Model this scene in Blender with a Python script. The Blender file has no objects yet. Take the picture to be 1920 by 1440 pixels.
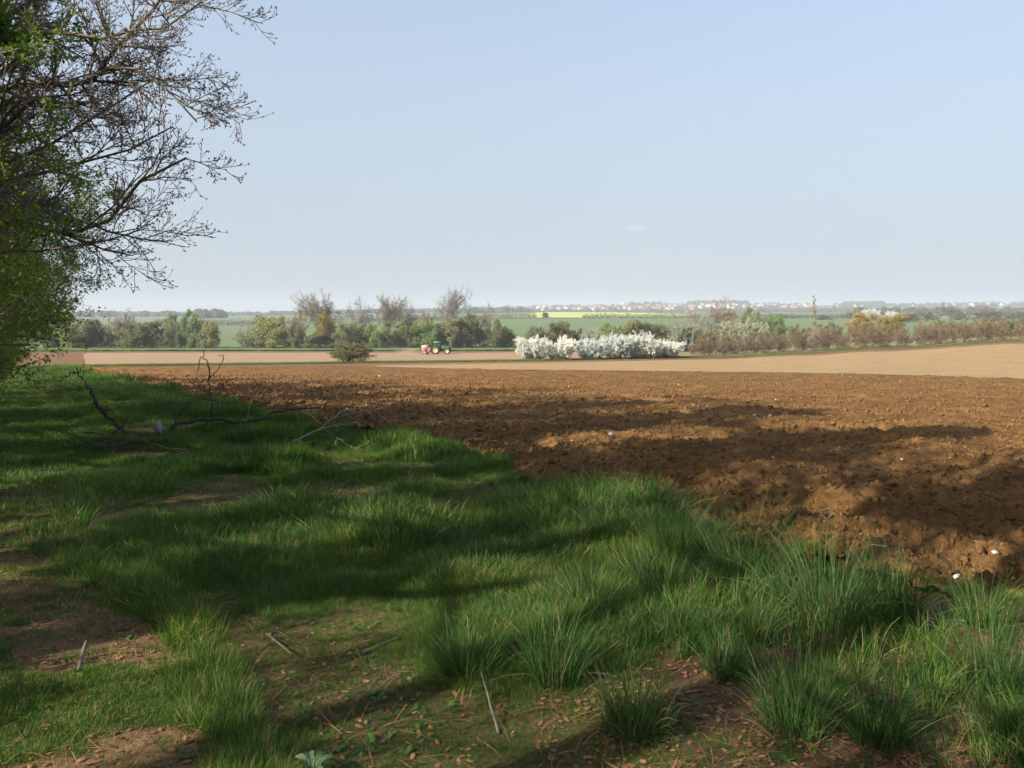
import bpy, math, random
import numpy as np
from mathutils import Vector

# ------------------------------------------------------------------ camera, sky, sun, exposure
scene = bpy.context.scene
FPX, CX, HOR = 1507.0, 960.0, 588.0          # focal length / centre / eye-level row, in pixels of the photograph
EYE = 1.6
cam_data = bpy.data.cameras.new('camera')
cam = bpy.data.objects.new('camera', cam_data)
scene.collection.objects.link(cam)
cam.location = (0, 0, EYE)
cam.rotation_euler = (math.radians(90), 0, 0)
cam_data.sensor_width = 36
cam_data.lens = 36 * FPX / 1920
cam_data.shift_y = -(720 - HOR) / 1920
cam_data.clip_start = 0.05
cam_data.clip_end = 20000
scene.camera = cam

SUN_EL = math.radians(31)
SUN_AZ = (-0.80, -0.60)                       # the sun stands behind the hedgerow, back left
world = bpy.data.worlds.new('World')
scene.world = world
world.use_nodes = True
wn = world.node_tree.nodes
wl = world.node_tree.links
for n in list(wn):
    wn.remove(n)
sky = wn.new('ShaderNodeTexSky')
sky.sky_type = 'NISHITA'
sky.sun_disc = False
sky.sun_elevation = SUN_EL
sky.sun_rotation = math.atan2(SUN_AZ[0], SUN_AZ[1])
sky.altitude = 100
sky.air_density = 1.0
sky.dust_density = 3.0
sky.ozone_density = 1.2
bg = wn.new('ShaderNodeBackground')
bg.inputs['Strength'].default_value = 0.15
wo = wn.new('ShaderNodeOutputWorld')
# a hazy spring sky: the pale veil is thickest towards the horizon
tcw = wn.new('ShaderNodeTexCoord')
sepw = wn.new('ShaderNodeSeparateXYZ')
wl.new(tcw.outputs['Generated'], sepw.inputs[0])
mrw = wn.new('ShaderNodeMapRange')
mrw.interpolation_type = 'SMOOTHSTEP'
mrw.inputs['From Min'].default_value = 0.0
mrw.inputs['From Max'].default_value = 0.85
mrw.inputs['To Min'].default_value = 0.92
mrw.inputs['To Max'].default_value = 0.10
wl.new(sepw.outputs['Z'], mrw.inputs['Value'])
veil = wn.new('ShaderNodeMix')
veil.data_type = 'RGBA'
veil.inputs[7].default_value = (1.80, 2.06, 2.36, 1)
wl.new(mrw.outputs[0], veil.inputs[0])
wl.new(sky.outputs[0], veil.inputs[6])
wl.new(veil.outputs[2], bg.inputs[0])
wl.new(bg.outputs[0], wo.inputs[0])

sun_data = bpy.data.lights.new('sun', 'SUN')
sun_data.energy = 5.0
sun_data.angle = math.radians(0.53)
sun_data.color = (1.0, 0.93, 0.82)
sun = bpy.data.objects.new('sun', sun_data)
scene.collection.objects.link(sun)
_d = Vector((-SUN_AZ[0] * math.cos(SUN_EL), -SUN_AZ[1] * math.cos(SUN_EL), -math.sin(SUN_EL)))
sun.rotation_euler = _d.to_track_quat('-Z', 'Y').to_euler()

scene.view_settings.view_transform = 'Standard'
scene.view_settings.look = 'None'
scene.view_settings.gamma = 1
scene.view_settings.use_curve_mapping = False
scene.view_settings.exposure = 1.0
scene.render.engine = 'CYCLES'
scene.cycles.use_denoising = True
scene.cycles.max_bounces = 5
scene.cycles.diffuse_bounces = 2
scene.cycles.use_adaptive_sampling = True
scene.cycles.adaptive_threshold = 0.025
scene.cycles.use_light_tree = False
scene.cycles.transmission_bounces = 4
scene.cycles.volume_bounces = 1
scene.cycles.transparent_max_bounces = 8

# ------------------------------------------------------------------ helpers
COL = scene.collection
rng = np.random.default_rng(7)


def norm(a):
    return a / np.maximum(np.linalg.norm(a, axis=-1, keepdims=True), 1e-9)


def mesh_np(name, V, F, tint=None, smooth=False):
    """V (n,3), F list of (m,k) index arrays"""
    V = np.asarray(V, np.float32)
    Fs = [np.asarray(f, np.int32) for f in (F if isinstance(F, list) else [F]) if len(f)]
    me = bpy.data.meshes.new(name)
    nl = sum(f.size for f in Fs)
    nf = sum(len(f) for f in Fs)
    me.vertices.add(len(V))
    me.vertices.foreach_set('co', V.ravel())
    me.loops.add(nl)
    me.polygons.add(nf)
    me.loops.foreach_set('vertex_index', np.concatenate([f.ravel() for f in Fs]))
    starts = []
    o = 0
    for f in Fs:
        starts.append(o + np.arange(len(f)) * f.shape[1])
        o += f.size
    me.polygons.foreach_set('loop_start', np.concatenate(starts).astype(np.int32))
    me.update(calc_edges=True)
    if smooth:
        me.polygons.foreach_set('use_smooth', np.ones(nf, bool))
    if tint is not None:
        a = me.attributes.new('tint', 'FLOAT', 'POINT')
        a.data.foreach_set('value', np.asarray(tint, np.float32))
    return me


def obj(name, me, mat=None, parent=None, loc=None):
    o = bpy.data.objects.new(name, me)
    COL.objects.link(o)
    if mat is not None and not me.materials:
        me.materials.append(mat)
    if parent is not None:
        o.parent = parent
    if loc is not None:
        o.location = loc
    return o


def tag(o, label, cat, group=None):
    o['label'] = label
    o['category'] = cat
    if group:
        o['group'] = group
    return o


def thing(name, label, cat, loc=(0, 0, 0), rotz=0.0, group=None):
    o = bpy.data.objects.new(name, None)
    COL.objects.link(o)
    o.empty_display_size = 0.2
    o.location = loc
    o.rotation_euler = (0, 0, rotz)
    return tag(o, label, cat, group)


def structure(o):
    o['kind'] = 'structure'
    return o


class MB:
    """collects shapes into one mesh"""
    def __init__(self):
        self.v, self.q, self.t, self.n, self.tn = [], [], [], 0, []

    def add(self, V, Q=None, T=None, tint=None):
        V = np.asarray(V, float).reshape(-1, 3)
        if Q is not None and len(Q):
            self.q.append(np.asarray(Q) + self.n)
        if T is not None and len(T):
            self.t.append(np.asarray(T) + self.n)
        self.v.append(V)
        self.tn.append(np.full(len(V), 0.5) if tint is None else np.asarray(tint, float))
        self.n += len(V)
        return self

    def box(self, c, s, rz=0.0, taper=1.0):
        c = np.array(c, float)
        s = np.array(s, float) / 2
        p = np.array([[-1, -1, -1], [1, -1, -1], [1, 1, -1], [-1, 1, -1], [-1, -1, 1], [1, -1, 1], [1, 1, 1], [-1, 1, 1]], float)
        p[4:, :2] *= taper
        p = p * s
        if rz:
            cz, sz = math.cos(rz), math.sin(rz)
            p[:, :2] = p[:, :2] @ np.array([[cz, sz], [-sz, cz]])
        self.add(p + c, [[0, 3, 2, 1], [4, 5, 6, 7], [0, 1, 5, 4], [1, 2, 6, 5], [2, 3, 7, 6], [3, 0, 4, 7]])
        return self

    def prism(self, pts, y0, y1):
        """polygon in xz extruded along y (convex-ish)"""
        n = len(pts)
        a = [(x, y0, z) for x, z in pts]
        b = [(x, y1, z) for x, z in pts]
        V = a + b + [(sum(p[0] for p in pts) / n, y0, sum(p[1] for p in pts) / n), (sum(p[0] for p in pts) / n, y1, sum(p[1] for p in pts) / n)]
        Q = [[i, (i + 1) % n, (i + 1) % n + n, i + n] for i in range(n)]
        T = [[(i + 1) % n, i, 2 * n] for i in range(n)] + [[i + n, (i + 1) % n + n, 2 * n + 1] for i in range(n)]
        self.add(V, Q, T)
        return self

    def tube(self, pts, rad, sides=6):
        V, Q, T = tubes(np.array(pts, float)[None], np.array(rad, float)[None], sides)
        self.add(V, Q, T)
        return self

    def wheel(self, c, r0, r1, w, n=24):
        """ring about the y axis (inner radius r0, outer r1, width w)"""
        a = np.linspace(0, 2 * math.pi, n, endpoint=False)
        prof = [(r0, -w * .4), (r1 * .96, -w / 2), (r1, -w * .38), (r1, w * .38), (r1 * .96, w / 2), (r0, w * .4)]
        V = np.array([[c[0] + r * math.cos(t), c[1] + y, c[2] + r * math.sin(t)] for (r, y) in prof for t in a])
        k = len(prof)
        Q = [[j * n + i, j * n + (i + 1) % n, ((j + 1) % k) * n + (i + 1) % n, ((j + 1) % k) * n + i] for j in range(k) for i in range(n)]
        self.add(V, Q)
        return self

    def disc(self, c, prof, n=20):
        """lathe about the y axis, profile of (radius, y)"""
        a = np.linspace(0, 2 * math.pi, n, endpoint=False)
        V = np.array([[c[0] + r * math.cos(t), c[1] + y, c[2] + r * math.sin(t)] for (r, y) in prof for t in a])
        Q = [[j * n + i, j * n + (i + 1) % n, (j + 1) * n + (i + 1) % n, (j + 1) * n + i] for j in range(len(prof) - 1) for i in range(n)]
        self.add(V, Q)
        return self

    def mesh(self, name, smooth=False):
        F = []
        if self.q:
            F.append(np.concatenate(self.q))
        if self.t:
            F.append(np.concatenate(self.t))
        return mesh_np(name, np.concatenate(self.v), F, np.concatenate(self.tn), smooth)

    def build(self, name, mat, parent=None, smooth=False, loc=None):
        return obj(name, self.mesh(name, smooth), mat, parent, loc)


def tubes(P, R, sides=4):
    """P (M,n,3), R (M,n) -> verts, quads, cap tris"""
    M, n, _ = P.shape
    T = np.empty_like(P)
    T[:, 1:-1] = P[:, 2:] - P[:, :-2]
    T[:, 0] = P[:, 1] - P[:, 0]
    T[:, -1] = P[:, -1] - P[:, -2]
    T = norm(T)
    mean = norm(P[:, -1] - P[:, 0])
    ref = np.where(np.abs(mean[:, 2:3]) > 0.8, np.array([[1.0, 0.05, 0.0]]), np.array([[0.0, 0.05, 1.0]]))[:, None, :]
    N = norm(np.cross(T, np.broadcast_to(ref, T.shape)))
    B = np.cross(T, N)
    a = np.linspace(0, 2 * math.pi, sides, endpoint=False)
    V = P[:, :, None, :] + R[:, :, None, None] * (np.cos(a)[None, None, :, None] * N[:, :, None, :] + np.sin(a)[None, None, :, None] * B[:, :, None, :])
    V = V.reshape(-1, 3)
    base = (np.arange(M) * n * sides)[:, None, None] + (np.arange(n - 1) * sides)[None, :, None]
    i = np.arange(sides)[None, None, :]
    j = (np.arange(sides) + 1) % sides
    j = j[None, None, :]
    Q = np.stack([base + i, base + j, base + j + sides, base + i + sides], -1).reshape(-1, 4)
    tip = (np.arange(M) * n * sides)[:, None] + (n - 1) * sides
    caps = []
    for k in range(1, sides - 1):
        caps.append(np.stack([tip[:, 0], tip[:, 0] + k, tip[:, 0] + k + 1], -1))
    return V, Q, np.concatenate(caps)


def spawn(r, P, R, k, t0, t1, ang, angj, lr, lj=0.3, n=5, up=0.0, wob=0.15, rr=0.6, taper=0.3, tfall=0.5, minr=0.003, drift=None, L0=None):
    M, npt, _ = P.shape
    t = t0 + (t1 - t0) * (np.arange(k)[None] + r.random((M, k))) / k
    x = t * (npt - 1)
    i = np.minimum(x.astype(int), npt - 2)
    f = (x - i)[..., None]
    m = np.arange(M)[:, None]
    start = P[m, i] * (1 - f) + P[m, i + 1] * f
    tan = norm(P[m, i + 1] - P[m, i])
    rad = R[m, i] * (1 - f[..., 0]) + R[m, i + 1] * f[..., 0]
    plen = np.linalg.norm(np.diff(P, axis=1), axis=-1).sum(1)
    L = (plen[:, None] if L0 is None else L0) * lr * (1 - tfall * t) * r.uniform(1 - lj, 1 + lj, (M, k))
    rv = r.normal(size=(M, k, 3))
    perp = norm(rv - (rv * tan).sum(-1, keepdims=True) * tan)
    a = ang + angj * r.normal(size=(M, k, 1))
    d = tan * np.cos(a) + perp * np.sin(a)
    pts = [start]
    dr = np.zeros(3) if drift is None else np.array(drift)
    for j in range(1, n):
        d = norm(d + wob * r.normal(size=d.shape) + np.array([0, 0, up]) + dr)
        pts.append(pts[-1] + d * (L / (n - 1))[..., None])
    P2 = np.stack(pts, 2).reshape(M * k, n, 3)
    r0 = np.maximum(rad * rr, minr).reshape(-1, 1)
    R2 = np.maximum(r0 * np.linspace(1, taper, n)[None], minr * 0.7)
    return P2, R2


def leaf_quads(r, P, per, size, spread, sj=0.35, t0=0.15, flat=0.0):
    """diamond leaves scattered along the twigs"""
    M, n, _ = P.shape
    t = r.uniform(t0, 1.0, (M, per)) * (n - 1)
    i = np.minimum(t.astype(int), n - 2)
    f = (t - i)[..., None]
    m = np.arange(M)[:, None]
    c = (P[m, i] * (1 - f) + P[m, i + 1] * f).reshape(-1, 3) + r.normal(size=(M * per, 3)) * spread
    K = len(c)
    a = norm(r.normal(size=(K, 3)))
    nrm = r.normal(size=(K, 3))
    nrm[:, 2] += flat
    b = norm(np.cross(a, nrm))
    s = size * r.uniform(1 - sj, 1 + sj, (K, 1))
    V = np.stack([c - a * s, c + b * s * 0.6, c + a * s, c - b * s * 0.6], 1).reshape(-1, 3)
    Q = np.arange(K * 4).reshape(-1, 4)
    tint = np.repeat(r.random(K), 4)
    return V, Q, tint


# numpy noise -------------------------------------------------------
def _hash(ix, iy, seed):
    h = (ix.astype(np.int64) * 374761393 + iy.astype(np.int64) * 668265263 + seed * 1442695041) & 0xFFFFFFFF
    h = ((h ^ (h >> 13)) * 1274126177) & 0xFFFFFFFF
    h = h ^ (h >> 16)
    return (h & 0xFFFFFF) / float(0xFFFFFF)


def vnoise(x, y, seed=0):
    ix, iy = np.floor(x), np.floor(y)
    fx, fy = x - ix, y - iy
    fx = fx * fx * fx * (fx * (fx * 6 - 15) + 10)
    fy = fy * fy * fy * (fy * (fy * 6 - 15) + 10)
    a, b = _hash(ix, iy, seed), _hash(ix + 1, iy, seed)
    c, d = _hash(ix, iy + 1, seed), _hash(ix + 1, iy + 1, seed)
    return (a * (1 - fx) + b * fx) * (1 - fy) + (c * (1 - fx) + d * fx) * fy


def fbm(x, y, octv=4, seed=0, gain=0.5):
    s, a, tot = 0, 1.0, 0
    c, sn = math.cos(0.6), math.sin(0.6)
    for o in range(octv):
        s = s + a * vnoise(x, y, seed + o * 17)
        tot += a
        x, y = (x * c - y * sn) * 2.03, (x * sn + y * c) * 2.03
        a *= gain
    return s / tot


def worley(x, y, seed=0):
    ix, iy = np.floor(x), np.floor(y)
    best = np.full(x.shape, 9.0)
    for dx in (-1, 0, 1):
        for dy in (-1, 0, 1):
            cx, cy = ix + dx, iy + dy
            px = cx + _hash(cx, cy, seed)
            py = cy + _hash(cx, cy, seed + 91)
            best = np.minimum(best, (px - x) ** 2 + (py - y) ** 2)
    return np.sqrt(best)


# terrain -----------------------------------------------------------
UN = np.array([-0.62, -0.35, -0.10, 0.03, 0.26, 0.36, 0.45, 0.64])
YN = np.array([0, 30, 55, 90, 120, 150, 190, 235, 300, 450, 700, 1200, 2200, 2900, 6000], float)
ZN = np.array([
    [0, -1.5, -2.75, -4.45, -5.8, -6.9, -8.2, -8.9, -10.0, -11.0, -8.8, -6.0, -5, -5, -20],
    [0, -1.5, -2.75, -4.45, -5.7, -6.8, -8.1, -8.8, -10.0, -11.0, -8.6, -5.5, -4, -4, -20],
    [0, -1.5, -2.75, -4.45, -5.6, -6.7, -8.1, -8.8, -9.3, -8.5, -4.5, 0.0, 5, 10, -5],
    [0, -1.5, -2.75, -4.40, -5.6, -6.6, -7.9, -8.7, -8.8, -6.5, -2.6, 3.2, 7.4, 26, 0],
    [0, -1.5, -2.75, -4.30, -5.5, -6.5, -7.4, -8.0, -8.2, -6.3, -2.6, 3.2, 9, 34, 0],
    [0, -1.5, -2.75, -4.10, -5.2, -5.85, -6.6, -7.0, -7.5, -6.0, -2.6, 3.0, 9, 32, 0],
    [0, -1.5, -2.70, -3.80, -4.6, -5.05, -5.5, -6.0, -7.0, -5.8, -2.8, 2.8, 9, 30, 0],
    [0, -1.5, -2.60, -3.20, -3.5, -3.57, -4.0, -5.0, -6.0, -5.3, -3.0, 3.0, 12, 36, 0]])
_ly = np.log(YN + 20)
_D = np.gradient(ZN, _ly, axis=1)


def terrain(x, y):
    x, y = np.broadcast_arrays(np.asarray(x, float), np.asarray(y, float))
    yy = np.clip(y, 0, 6000)
    u = np.clip(x / np.maximum(yy, 20), UN[0], UN[-1])
    k = np.clip(np.searchsorted(YN, yy, 'right') - 1, 0, len(YN) - 2)
    l0, l1 = _ly[k], _ly[k + 1]
    h = l1 - l0
    t = (np.log(yy + 20) - l0) / h
    h00, h10, h01, h11 = 2 * t**3 - 3 * t**2 + 1, t**3 - 2 * t**2 + t, -2 * t**3 + 3 * t**2, t**3 - t**2
    c = np.clip(np.searchsorted(UN, u, 'right') - 1, 0, len(UN) - 2)
    f = (u - UN[c]) / (UN[c + 1] - UN[c])
    f = f * f * (3 - 2 * f)

    def col(i):
        return h00 * ZN[i, k] + h10 * h * _D[i, k] + h01 * ZN[i, k + 1] + h11 * h * _D[i, k + 1]
    z = col(c) * (1 - f) + col(c + 1) * f
    near = yy < 55
    z = np.where(near, np.where(near, -0.05 * yy, 0) * (1 - (yy / 55) ** 3) + z * (yy / 55) ** 3, z)
    return np.where(y < 0, -0.05 * np.clip(y, -60, 0), z)


def edge_x(y):           # field edge of the verge
    return 6.5 - 0.617 * y + 0.28 * np.sin(y * 0.55 + 0.6) + 0.16 * np.sin(y * 1.7)


def hedge_x(y):          # axis of the hedgerow
    return -2.5 - 0.617 * y


def verge_z(x, y):
    return terrain(x, y) + 0.05 * (fbm(x * 1.1, y * 1.1, 3, 5) - 0.5) + 0.10 * (fbm(x * 0.35, y * 0.35, 2, 6) - 0.5) + 0.04


def plough_z(x, y):
    y = np.asarray(y, float)
    x = np.asarray(x, float)
    # direction along the field edge / across it
    al = -0.525 * x + 0.851 * y
    ac = 0.851 * x + 0.525 * y
    d = (x - (6.5 - 0.617 * y)) * 0.851
    edge = np.exp(-np.maximum(d - 0.6, 0) / 2.2)
    z = terrain(x, y) - 0.05
    big = fbm(ac * 0.9 + 3, al * 0.42, 3, 21) - 0.5
    z = z + big * (0.16 + 0.30 * edge)
    z = z + 0.05 * np.sin(d * 6.6 + 3.0 * fbm(al * 0.25, ac * 0.25, 2, 23)) * (0.4 + fbm(x * 0.5, y * 0.5, 2, 27)) * np.exp(-np.maximum(d, 0) / 25)
    wx, wy = x + 0.12 * fbm(x * 4, y * 4, 2, 31), y + 0.12 * fbm(x * 4, y * 4, 2, 37)
    bil = np.abs(fbm(x * 2.3, y * 2.3, 4, 41, 0.6) - 0.5) * 2
    c2 = 1 - worley(wx * 8 + 5, wy * 8, 43)
    c3 = 1 - worley(wx * 19 + 5, wy * 19, 47)
    m = fbm(x * 1.3, y * 1.3, 2, 51)
    bil2 = np.abs(fbm(wx * 6.5, wy * 6.5, 4, 45, 0.65) - 0.5) * 2
    z = z + (0.15 * bil + 0.09 * bil2 * (0.5 + m) + 0.018 * c2 * m + 0.016 * c3) * (0.85 + 0.5 * edge)
    z = z + 0.05 * (fbm(x * 9, y * 9, 3, 61, 0.65) - 0.5)
    return z


def PX(px, row, d):
    """a point seen at that place of the photograph when it stands d metres ahead"""
    return np.array([(px - CX) / FPX * d, d, EYE - (row - HOR) / FPX * d])


def gx(px, d):
    return (px - CX) / FPX * d


def ground_at(px, row):
    """where the sight line through a pixel meets the ground"""
    d = np.geomspace(1.5, 400, 3000)
    x = (px - CX) / FPX * d
    z = EYE - (row - HOR) / FPX * d
    k = int(np.argmax(z <= terrain(x, d)))
    return float(x[k]), float(d[k]), float(terrain(x[k], d[k]))


# ------------------------------------------------------------------ materials
def nodes_of(name):
    m = bpy.data.materials.new(name)
    m.use_nodes = True
    nt = m.node_tree
    nt.nodes.clear()
    out = nt.nodes.new('ShaderNodeOutputMaterial')
    return m, nt.nodes, nt.links, out


def ramp(N, L, fac, stops):
    r = N.new('ShaderNodeValToRGB')
    e = r.color_ramp.elements
    while len(e) < len(stops):
        e.new(0.5)
    for k, (p, c) in enumerate(stops):
        e[k].position = p
        e[k].color = (*c, 1)
    L.new(fac, r.inputs[0])
    return r.outputs[0]


def noise(N, L, scale, detail=4, rough=0.55, vec=None, coord='Object'):
    t = N.new('ShaderNodeTexNoise')
    t.inputs['Scale'].default_value = scale
    t.inputs['Detail'].default_value = detail
    t.inputs['Roughness'].default_value = rough
    if vec is None:
        g = N.new('ShaderNodeNewGeometry')
        vec = g.outputs['Position']
    L.new(vec, t.inputs['Vector'])
    return t.outputs['Fac']


def mixc(N, L, fac, a, b, mode='MIX'):
    m = N.new('ShaderNodeMix')
    m.data_type = 'RGBA'
    m.blend_type = mode
    for s, v in ((m.inputs[0], fac), (m.inputs[6], a), (m.inputs[7], b)):
        if isinstance(v, (int, float)):
            s.default_value = v
        elif isinstance(v, tuple):
            s.default_value = (*v, 1)
        else:
            L.new(v, s)
    return m.outputs[2]


def principled(N, L, out, color, rough=0.9, spec=0.2, bump=None, bstr=0.3, bdist=0.02, metal=0.0):
    p = N.new('ShaderNodeBsdfPrincipled')
    if isinstance(color, tuple):
        p.inputs['Base Color'].default_value = (*color, 1)
    else:
        L.new(color, p.inputs['Base Color'])
    p.inputs['Roughness'].default_value = rough
    p.inputs['Specular IOR Level'].default_value = spec
    p.inputs['Metallic'].default_value = metal
    if bump is not None:
        b = N.new('ShaderNodeBump')
        b.inputs['Strength'].default_value = bstr
        b.inputs['Distance'].default_value = bdist
        L.new(bump, b.inputs['Height'])
        L.new(b.outputs[0], p.inputs['Normal'])
    L.new(p.outputs[0], out.inputs[0])
    return p


def m_plain(name, color, rough=0.6, spec=0.3, var=0.25, scale=3.0, metal=0.0):
    m, N, L, out = nodes_of(name)
    n = noise(N, L, scale)
    c = ramp(N, L, n, [(0.3, tuple(v * (1 - var) for v in color)), (0.7, tuple(min(1, v * (1 + var)) for v in color))])
    principled(N, L, out, c, rough, spec, metal=metal)
    return m


def m_soil(name, dark, mid, light, s=1.0, bumpd=0.03, flecks=None):
    m, N, L, out = nodes_of(name)
    n1 = noise(N, L, 0.7 * s, 5, 0.6)
    n2 = noise(N, L, 9 * s, 5, 0.7)
    n3 = noise(N, L, 55 * s, 3, 0.6)
    c = ramp(N, L, n1, [(0.32, dark), (0.5, mid), (0.72, light)])
    c2 = ramp(N, L, n2, [(0.3, dark), (0.52, mid), (0.75, light)])
    c = mixc(N, L, 0.55, c, c2)
    g = ramp(N, L, n3, [(0.3, (0.72, 0.70, 0.68)), (0.7, (1.22, 1.2, 1.18))])
    c = mixc(N, L, 1.0, c, g, 'MULTIPLY')
    if flecks:
        v = N.new('ShaderNodeTexVoronoi')
        v.inputs['Scale'].default_value = flecks[0]
        ge = N.new('ShaderNodeNewGeometry')
        L.new(ge.outputs['Position'], v.inputs['Vector'])
        sep = N.new('ShaderNodeSeparateColor')
        L.new(v.outputs['Color'], sep.inputs[0])
        pick = N.new('ShaderNodeMath'); pick.operation = 'GREATER_THAN'
        L.new(sep.outputs[0], pick.inputs[0]); pick.inputs[1].default_value = flecks[2]
        near = N.new('ShaderNodeMath'); near.operation = 'LESS_THAN'
        L.new(v.outputs['Distance'], near.inputs[0]); near.inputs[1].default_value = flecks[1]
        mu = N.new('ShaderNodeMath'); mu.operation = 'MULTIPLY'
        L.new(pick.outputs[0], mu.inputs[0]); L.new(near.outputs[0], mu.inputs[1])
        c = mixc(N, L, mu.outputs[0], c, (0.62, 0.56, 0.46))
    n4 = noise(N, L, 24 * s, 6, 0.7)
    principled(N, L, out, c, 0.95, 0.1, n4, 0.7, bumpd)
    return m


def m_field(name, dark, light, s=0.2, stripe=None, bumpd=0.05):
    m, N, L, out = nodes_of(name)
    n1 = noise(N, L, s, 5, 0.6)
    n2 = noise(N, L, s * 25, 5, 0.7)
    c = mixc(N, L, 0.5, ramp(N, L, n1, [(0.3, dark), (0.7, light)]), ramp(N, L, n2, [(0.3, dark), (0.7, light)]))
    principled(N, L, out, c, 0.95, 0.1, n2, 0.6, bumpd)
    return m


def m_leaf(name, dark, light, trans=0.35, rough=0.55, spec=0.25, objcol=False, patch=None, dry=None):
    """thin leaves and blades: tint per leaf, slow patches in space, light passing through"""
    m, N, L, out = nodes_of(name)
    at = N.new('ShaderNodeAttribute')
    at.attribute_name = 'tint'
    stops = [(0.0, dark), (1.0, light)]
    if dry:
        stops = [(0.0, dark), (0.80, light), (0.88, dry), (1.0, dry)]
    c = ramp(N, L, at.outputs['Fac'], stops)
    oi = N.new('ShaderNodeObjectInfo')
    rv = ramp(N, L, oi.outputs['Random'], [(0, (0.78, 0.82, 0.8)), (1, (1.2, 1.12, 1.05))])
    c = mixc(N, L, 1.0, c, rv, 'MULTIPLY')
    if patch:
        pn = noise(N, L, patch, 3)
        pv = ramp(N, L, pn, [(0.35, (0.72, 0.8, 0.85)), (0.65, (1.25, 1.15, 0.9))])
        c = mixc(N, L, 1.0, c, pv, 'MULTIPLY')
    if objcol:
        c = mixc(N, L, 1.0, c, oi.outputs['Color'], 'MULTIPLY')
    p = N.new('ShaderNodeBsdfPrincipled')
    L.new(c, p.inputs['Base Color'])
    p.inputs['Roughness'].default_value = rough
    p.inputs['Specular IOR Level'].default_value = spec
    t = N.new('ShaderNodeBsdfTranslucent')
    tc = mixc(N, L, 1.0, c, (1.15, 1.25, 0.55), 'MULTIPLY')
    L.new(tc, t.inputs['Color'])
    mx = N.new('ShaderNodeMixShader')
    mx.inputs[0].default_value = trans
    L.new(p.outputs[0], mx.inputs[1])
    L.new(t.outputs[0], mx.inputs[2])
    L.new(mx.outputs[0], out.inputs[0])
    return m


def m_bark(name, dark, light, scale=6.0, moss=None, objcol=False):
    m, N, L, out = nodes_of(name)
    n = noise(N, L, scale, 5, 0.65)
    c = ramp(N, L, n, [(0.3, dark), (0.7, light)])
    if moss:
        n2 = noise(N, L, 1.7, 4)
        f = ramp(N, L, n2, [(0.48, (0, 0, 0)), (0.62, (1, 1, 1))])
        c = mixc(N, L, f, c, moss)
    if objcol:
        oi = N.new('ShaderNodeObjectInfo')
        c = mixc(N, L, 1.0, c, oi.outputs['Color'], 'MULTIPLY')
    principled(N, L, out, c, 0.9, 0.15, n, 0.5, 0.01)
    return m


M = {}
M['plough'] = m_soil('ploughed_soil', (0.050, 0.026, 0.010), (0.155, 0.082, 0.028), (0.31, 0.176, 0.064), 1.0, 0.06)
M['clod'] = m_soil('soil_clod', (0.075, 0.040, 0.016), (0.155, 0.085, 0.033), (0.27, 0.16, 0.068), 2.0, 0.01)
M['tan'] = m_soil('tilled_soil', (0.235, 0.157, 0.073), (0.285, 0.195, 0.095), (0.34, 0.238, 0.12), 0.35, 0.02, (1.6, 0.10, 0.72))
M['tan_far'] = m_soil('pale_tilled_soil', (0.25, 0.165, 0.094), (0.285, 0.19, 0.112), (0.32, 0.22, 0.135), 0.15, 0.02)
M['brown'] = m_soil('headland_soil', (0.12, 0.066, 0.033), (0.16, 0.09, 0.045), (0.20, 0.118, 0.06), 0.3, 0.03, (1.1, 0.10, 0.85))
M['verge_soil'] = m_soil('verge_soil', (0.075, 0.048, 0.027), (0.12, 0.073, 0.040), (0.18, 0.11, 0.06), 1.3, 0.02)
M['path_soil'] = m_soil('path_soil', (0.085, 0.050, 0.027), (0.155, 0.092, 0.049), (0.23, 0.143, 0.080), 1.2, 0.015)
M['green_field'] = m_field('young_wheat', (0.096, 0.134, 0.056), (0.124, 0.164, 0.072), 0.012)
M['strip'] = m_field('strip_grass', (0.065, 0.115, 0.032), (0.10, 0.155, 0.048), 0.25)
M['base'] = m_field('rough_ground', (0.09, 0.11, 0.05), (0.16, 0.15, 0.08), 0.05)
M['straw_bank'] = m_field('dry_bank', (0.14, 0.115, 0.06), (0.25, 0.19, 0.10), 0.15)
M['rape'] = m_field('rape_flower', (0.33, 0.34, 0.10), (0.42, 0.42, 0.15), 0.02)
M['farland'] = m_field('far_pasture', (0.09, 0.13, 0.07), (0.17, 0.17, 0.10), 0.004)
M['grass'] = m_leaf('grass_blade', (0.036, 0.104, 0.018), (0.100, 0.190, 0.038), 0.28, 0.6, 0.12, patch=0.9, dry=(0.30, 0.25, 0.13))
M['tussock'] = m_leaf('tussock_blade', (0.033, 0.096, 0.022), (0.085, 0.170, 0.042), 0.25, 0.6, 0.15, dry=(0.24, 0.20, 0.10))
M['strip_blade'] = m_leaf('strip_blade', (0.085, 0.145, 0.035), (0.150, 0.205, 0.065), 0.28, 0.6, 0.1)
M['weed'] = m_leaf('weed_leaf', (0.040, 0.095, 0.020), (0.085, 0.150, 0.035), 0.25, 0.6, 0.15)
M['litter'] = m_leaf('dry_leaf', (0.13, 0.052, 0.026), (0.30, 0.165, 0.085), 0.1, 0.8, 0.1)
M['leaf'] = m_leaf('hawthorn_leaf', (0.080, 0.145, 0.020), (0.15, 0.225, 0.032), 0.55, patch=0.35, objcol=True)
M['spring_leaf'] = m_leaf('spring_leaf', (0.10, 0.175, 0.018), (0.15, 0.23, 0.026), 0.5, objcol=True)
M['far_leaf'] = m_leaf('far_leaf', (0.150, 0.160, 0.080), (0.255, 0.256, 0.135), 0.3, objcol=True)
M['blossom'] = m_leaf('blossom', (0.58, 0.60, 0.60), (0.80, 0.82, 0.82), 0.2, objcol=True)
M['bark'] = m_bark('bark', (0.085, 0.070, 0.053), (0.18, 0.147, 0.105), 7, (0.16, 0.15, 0.05))
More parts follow.
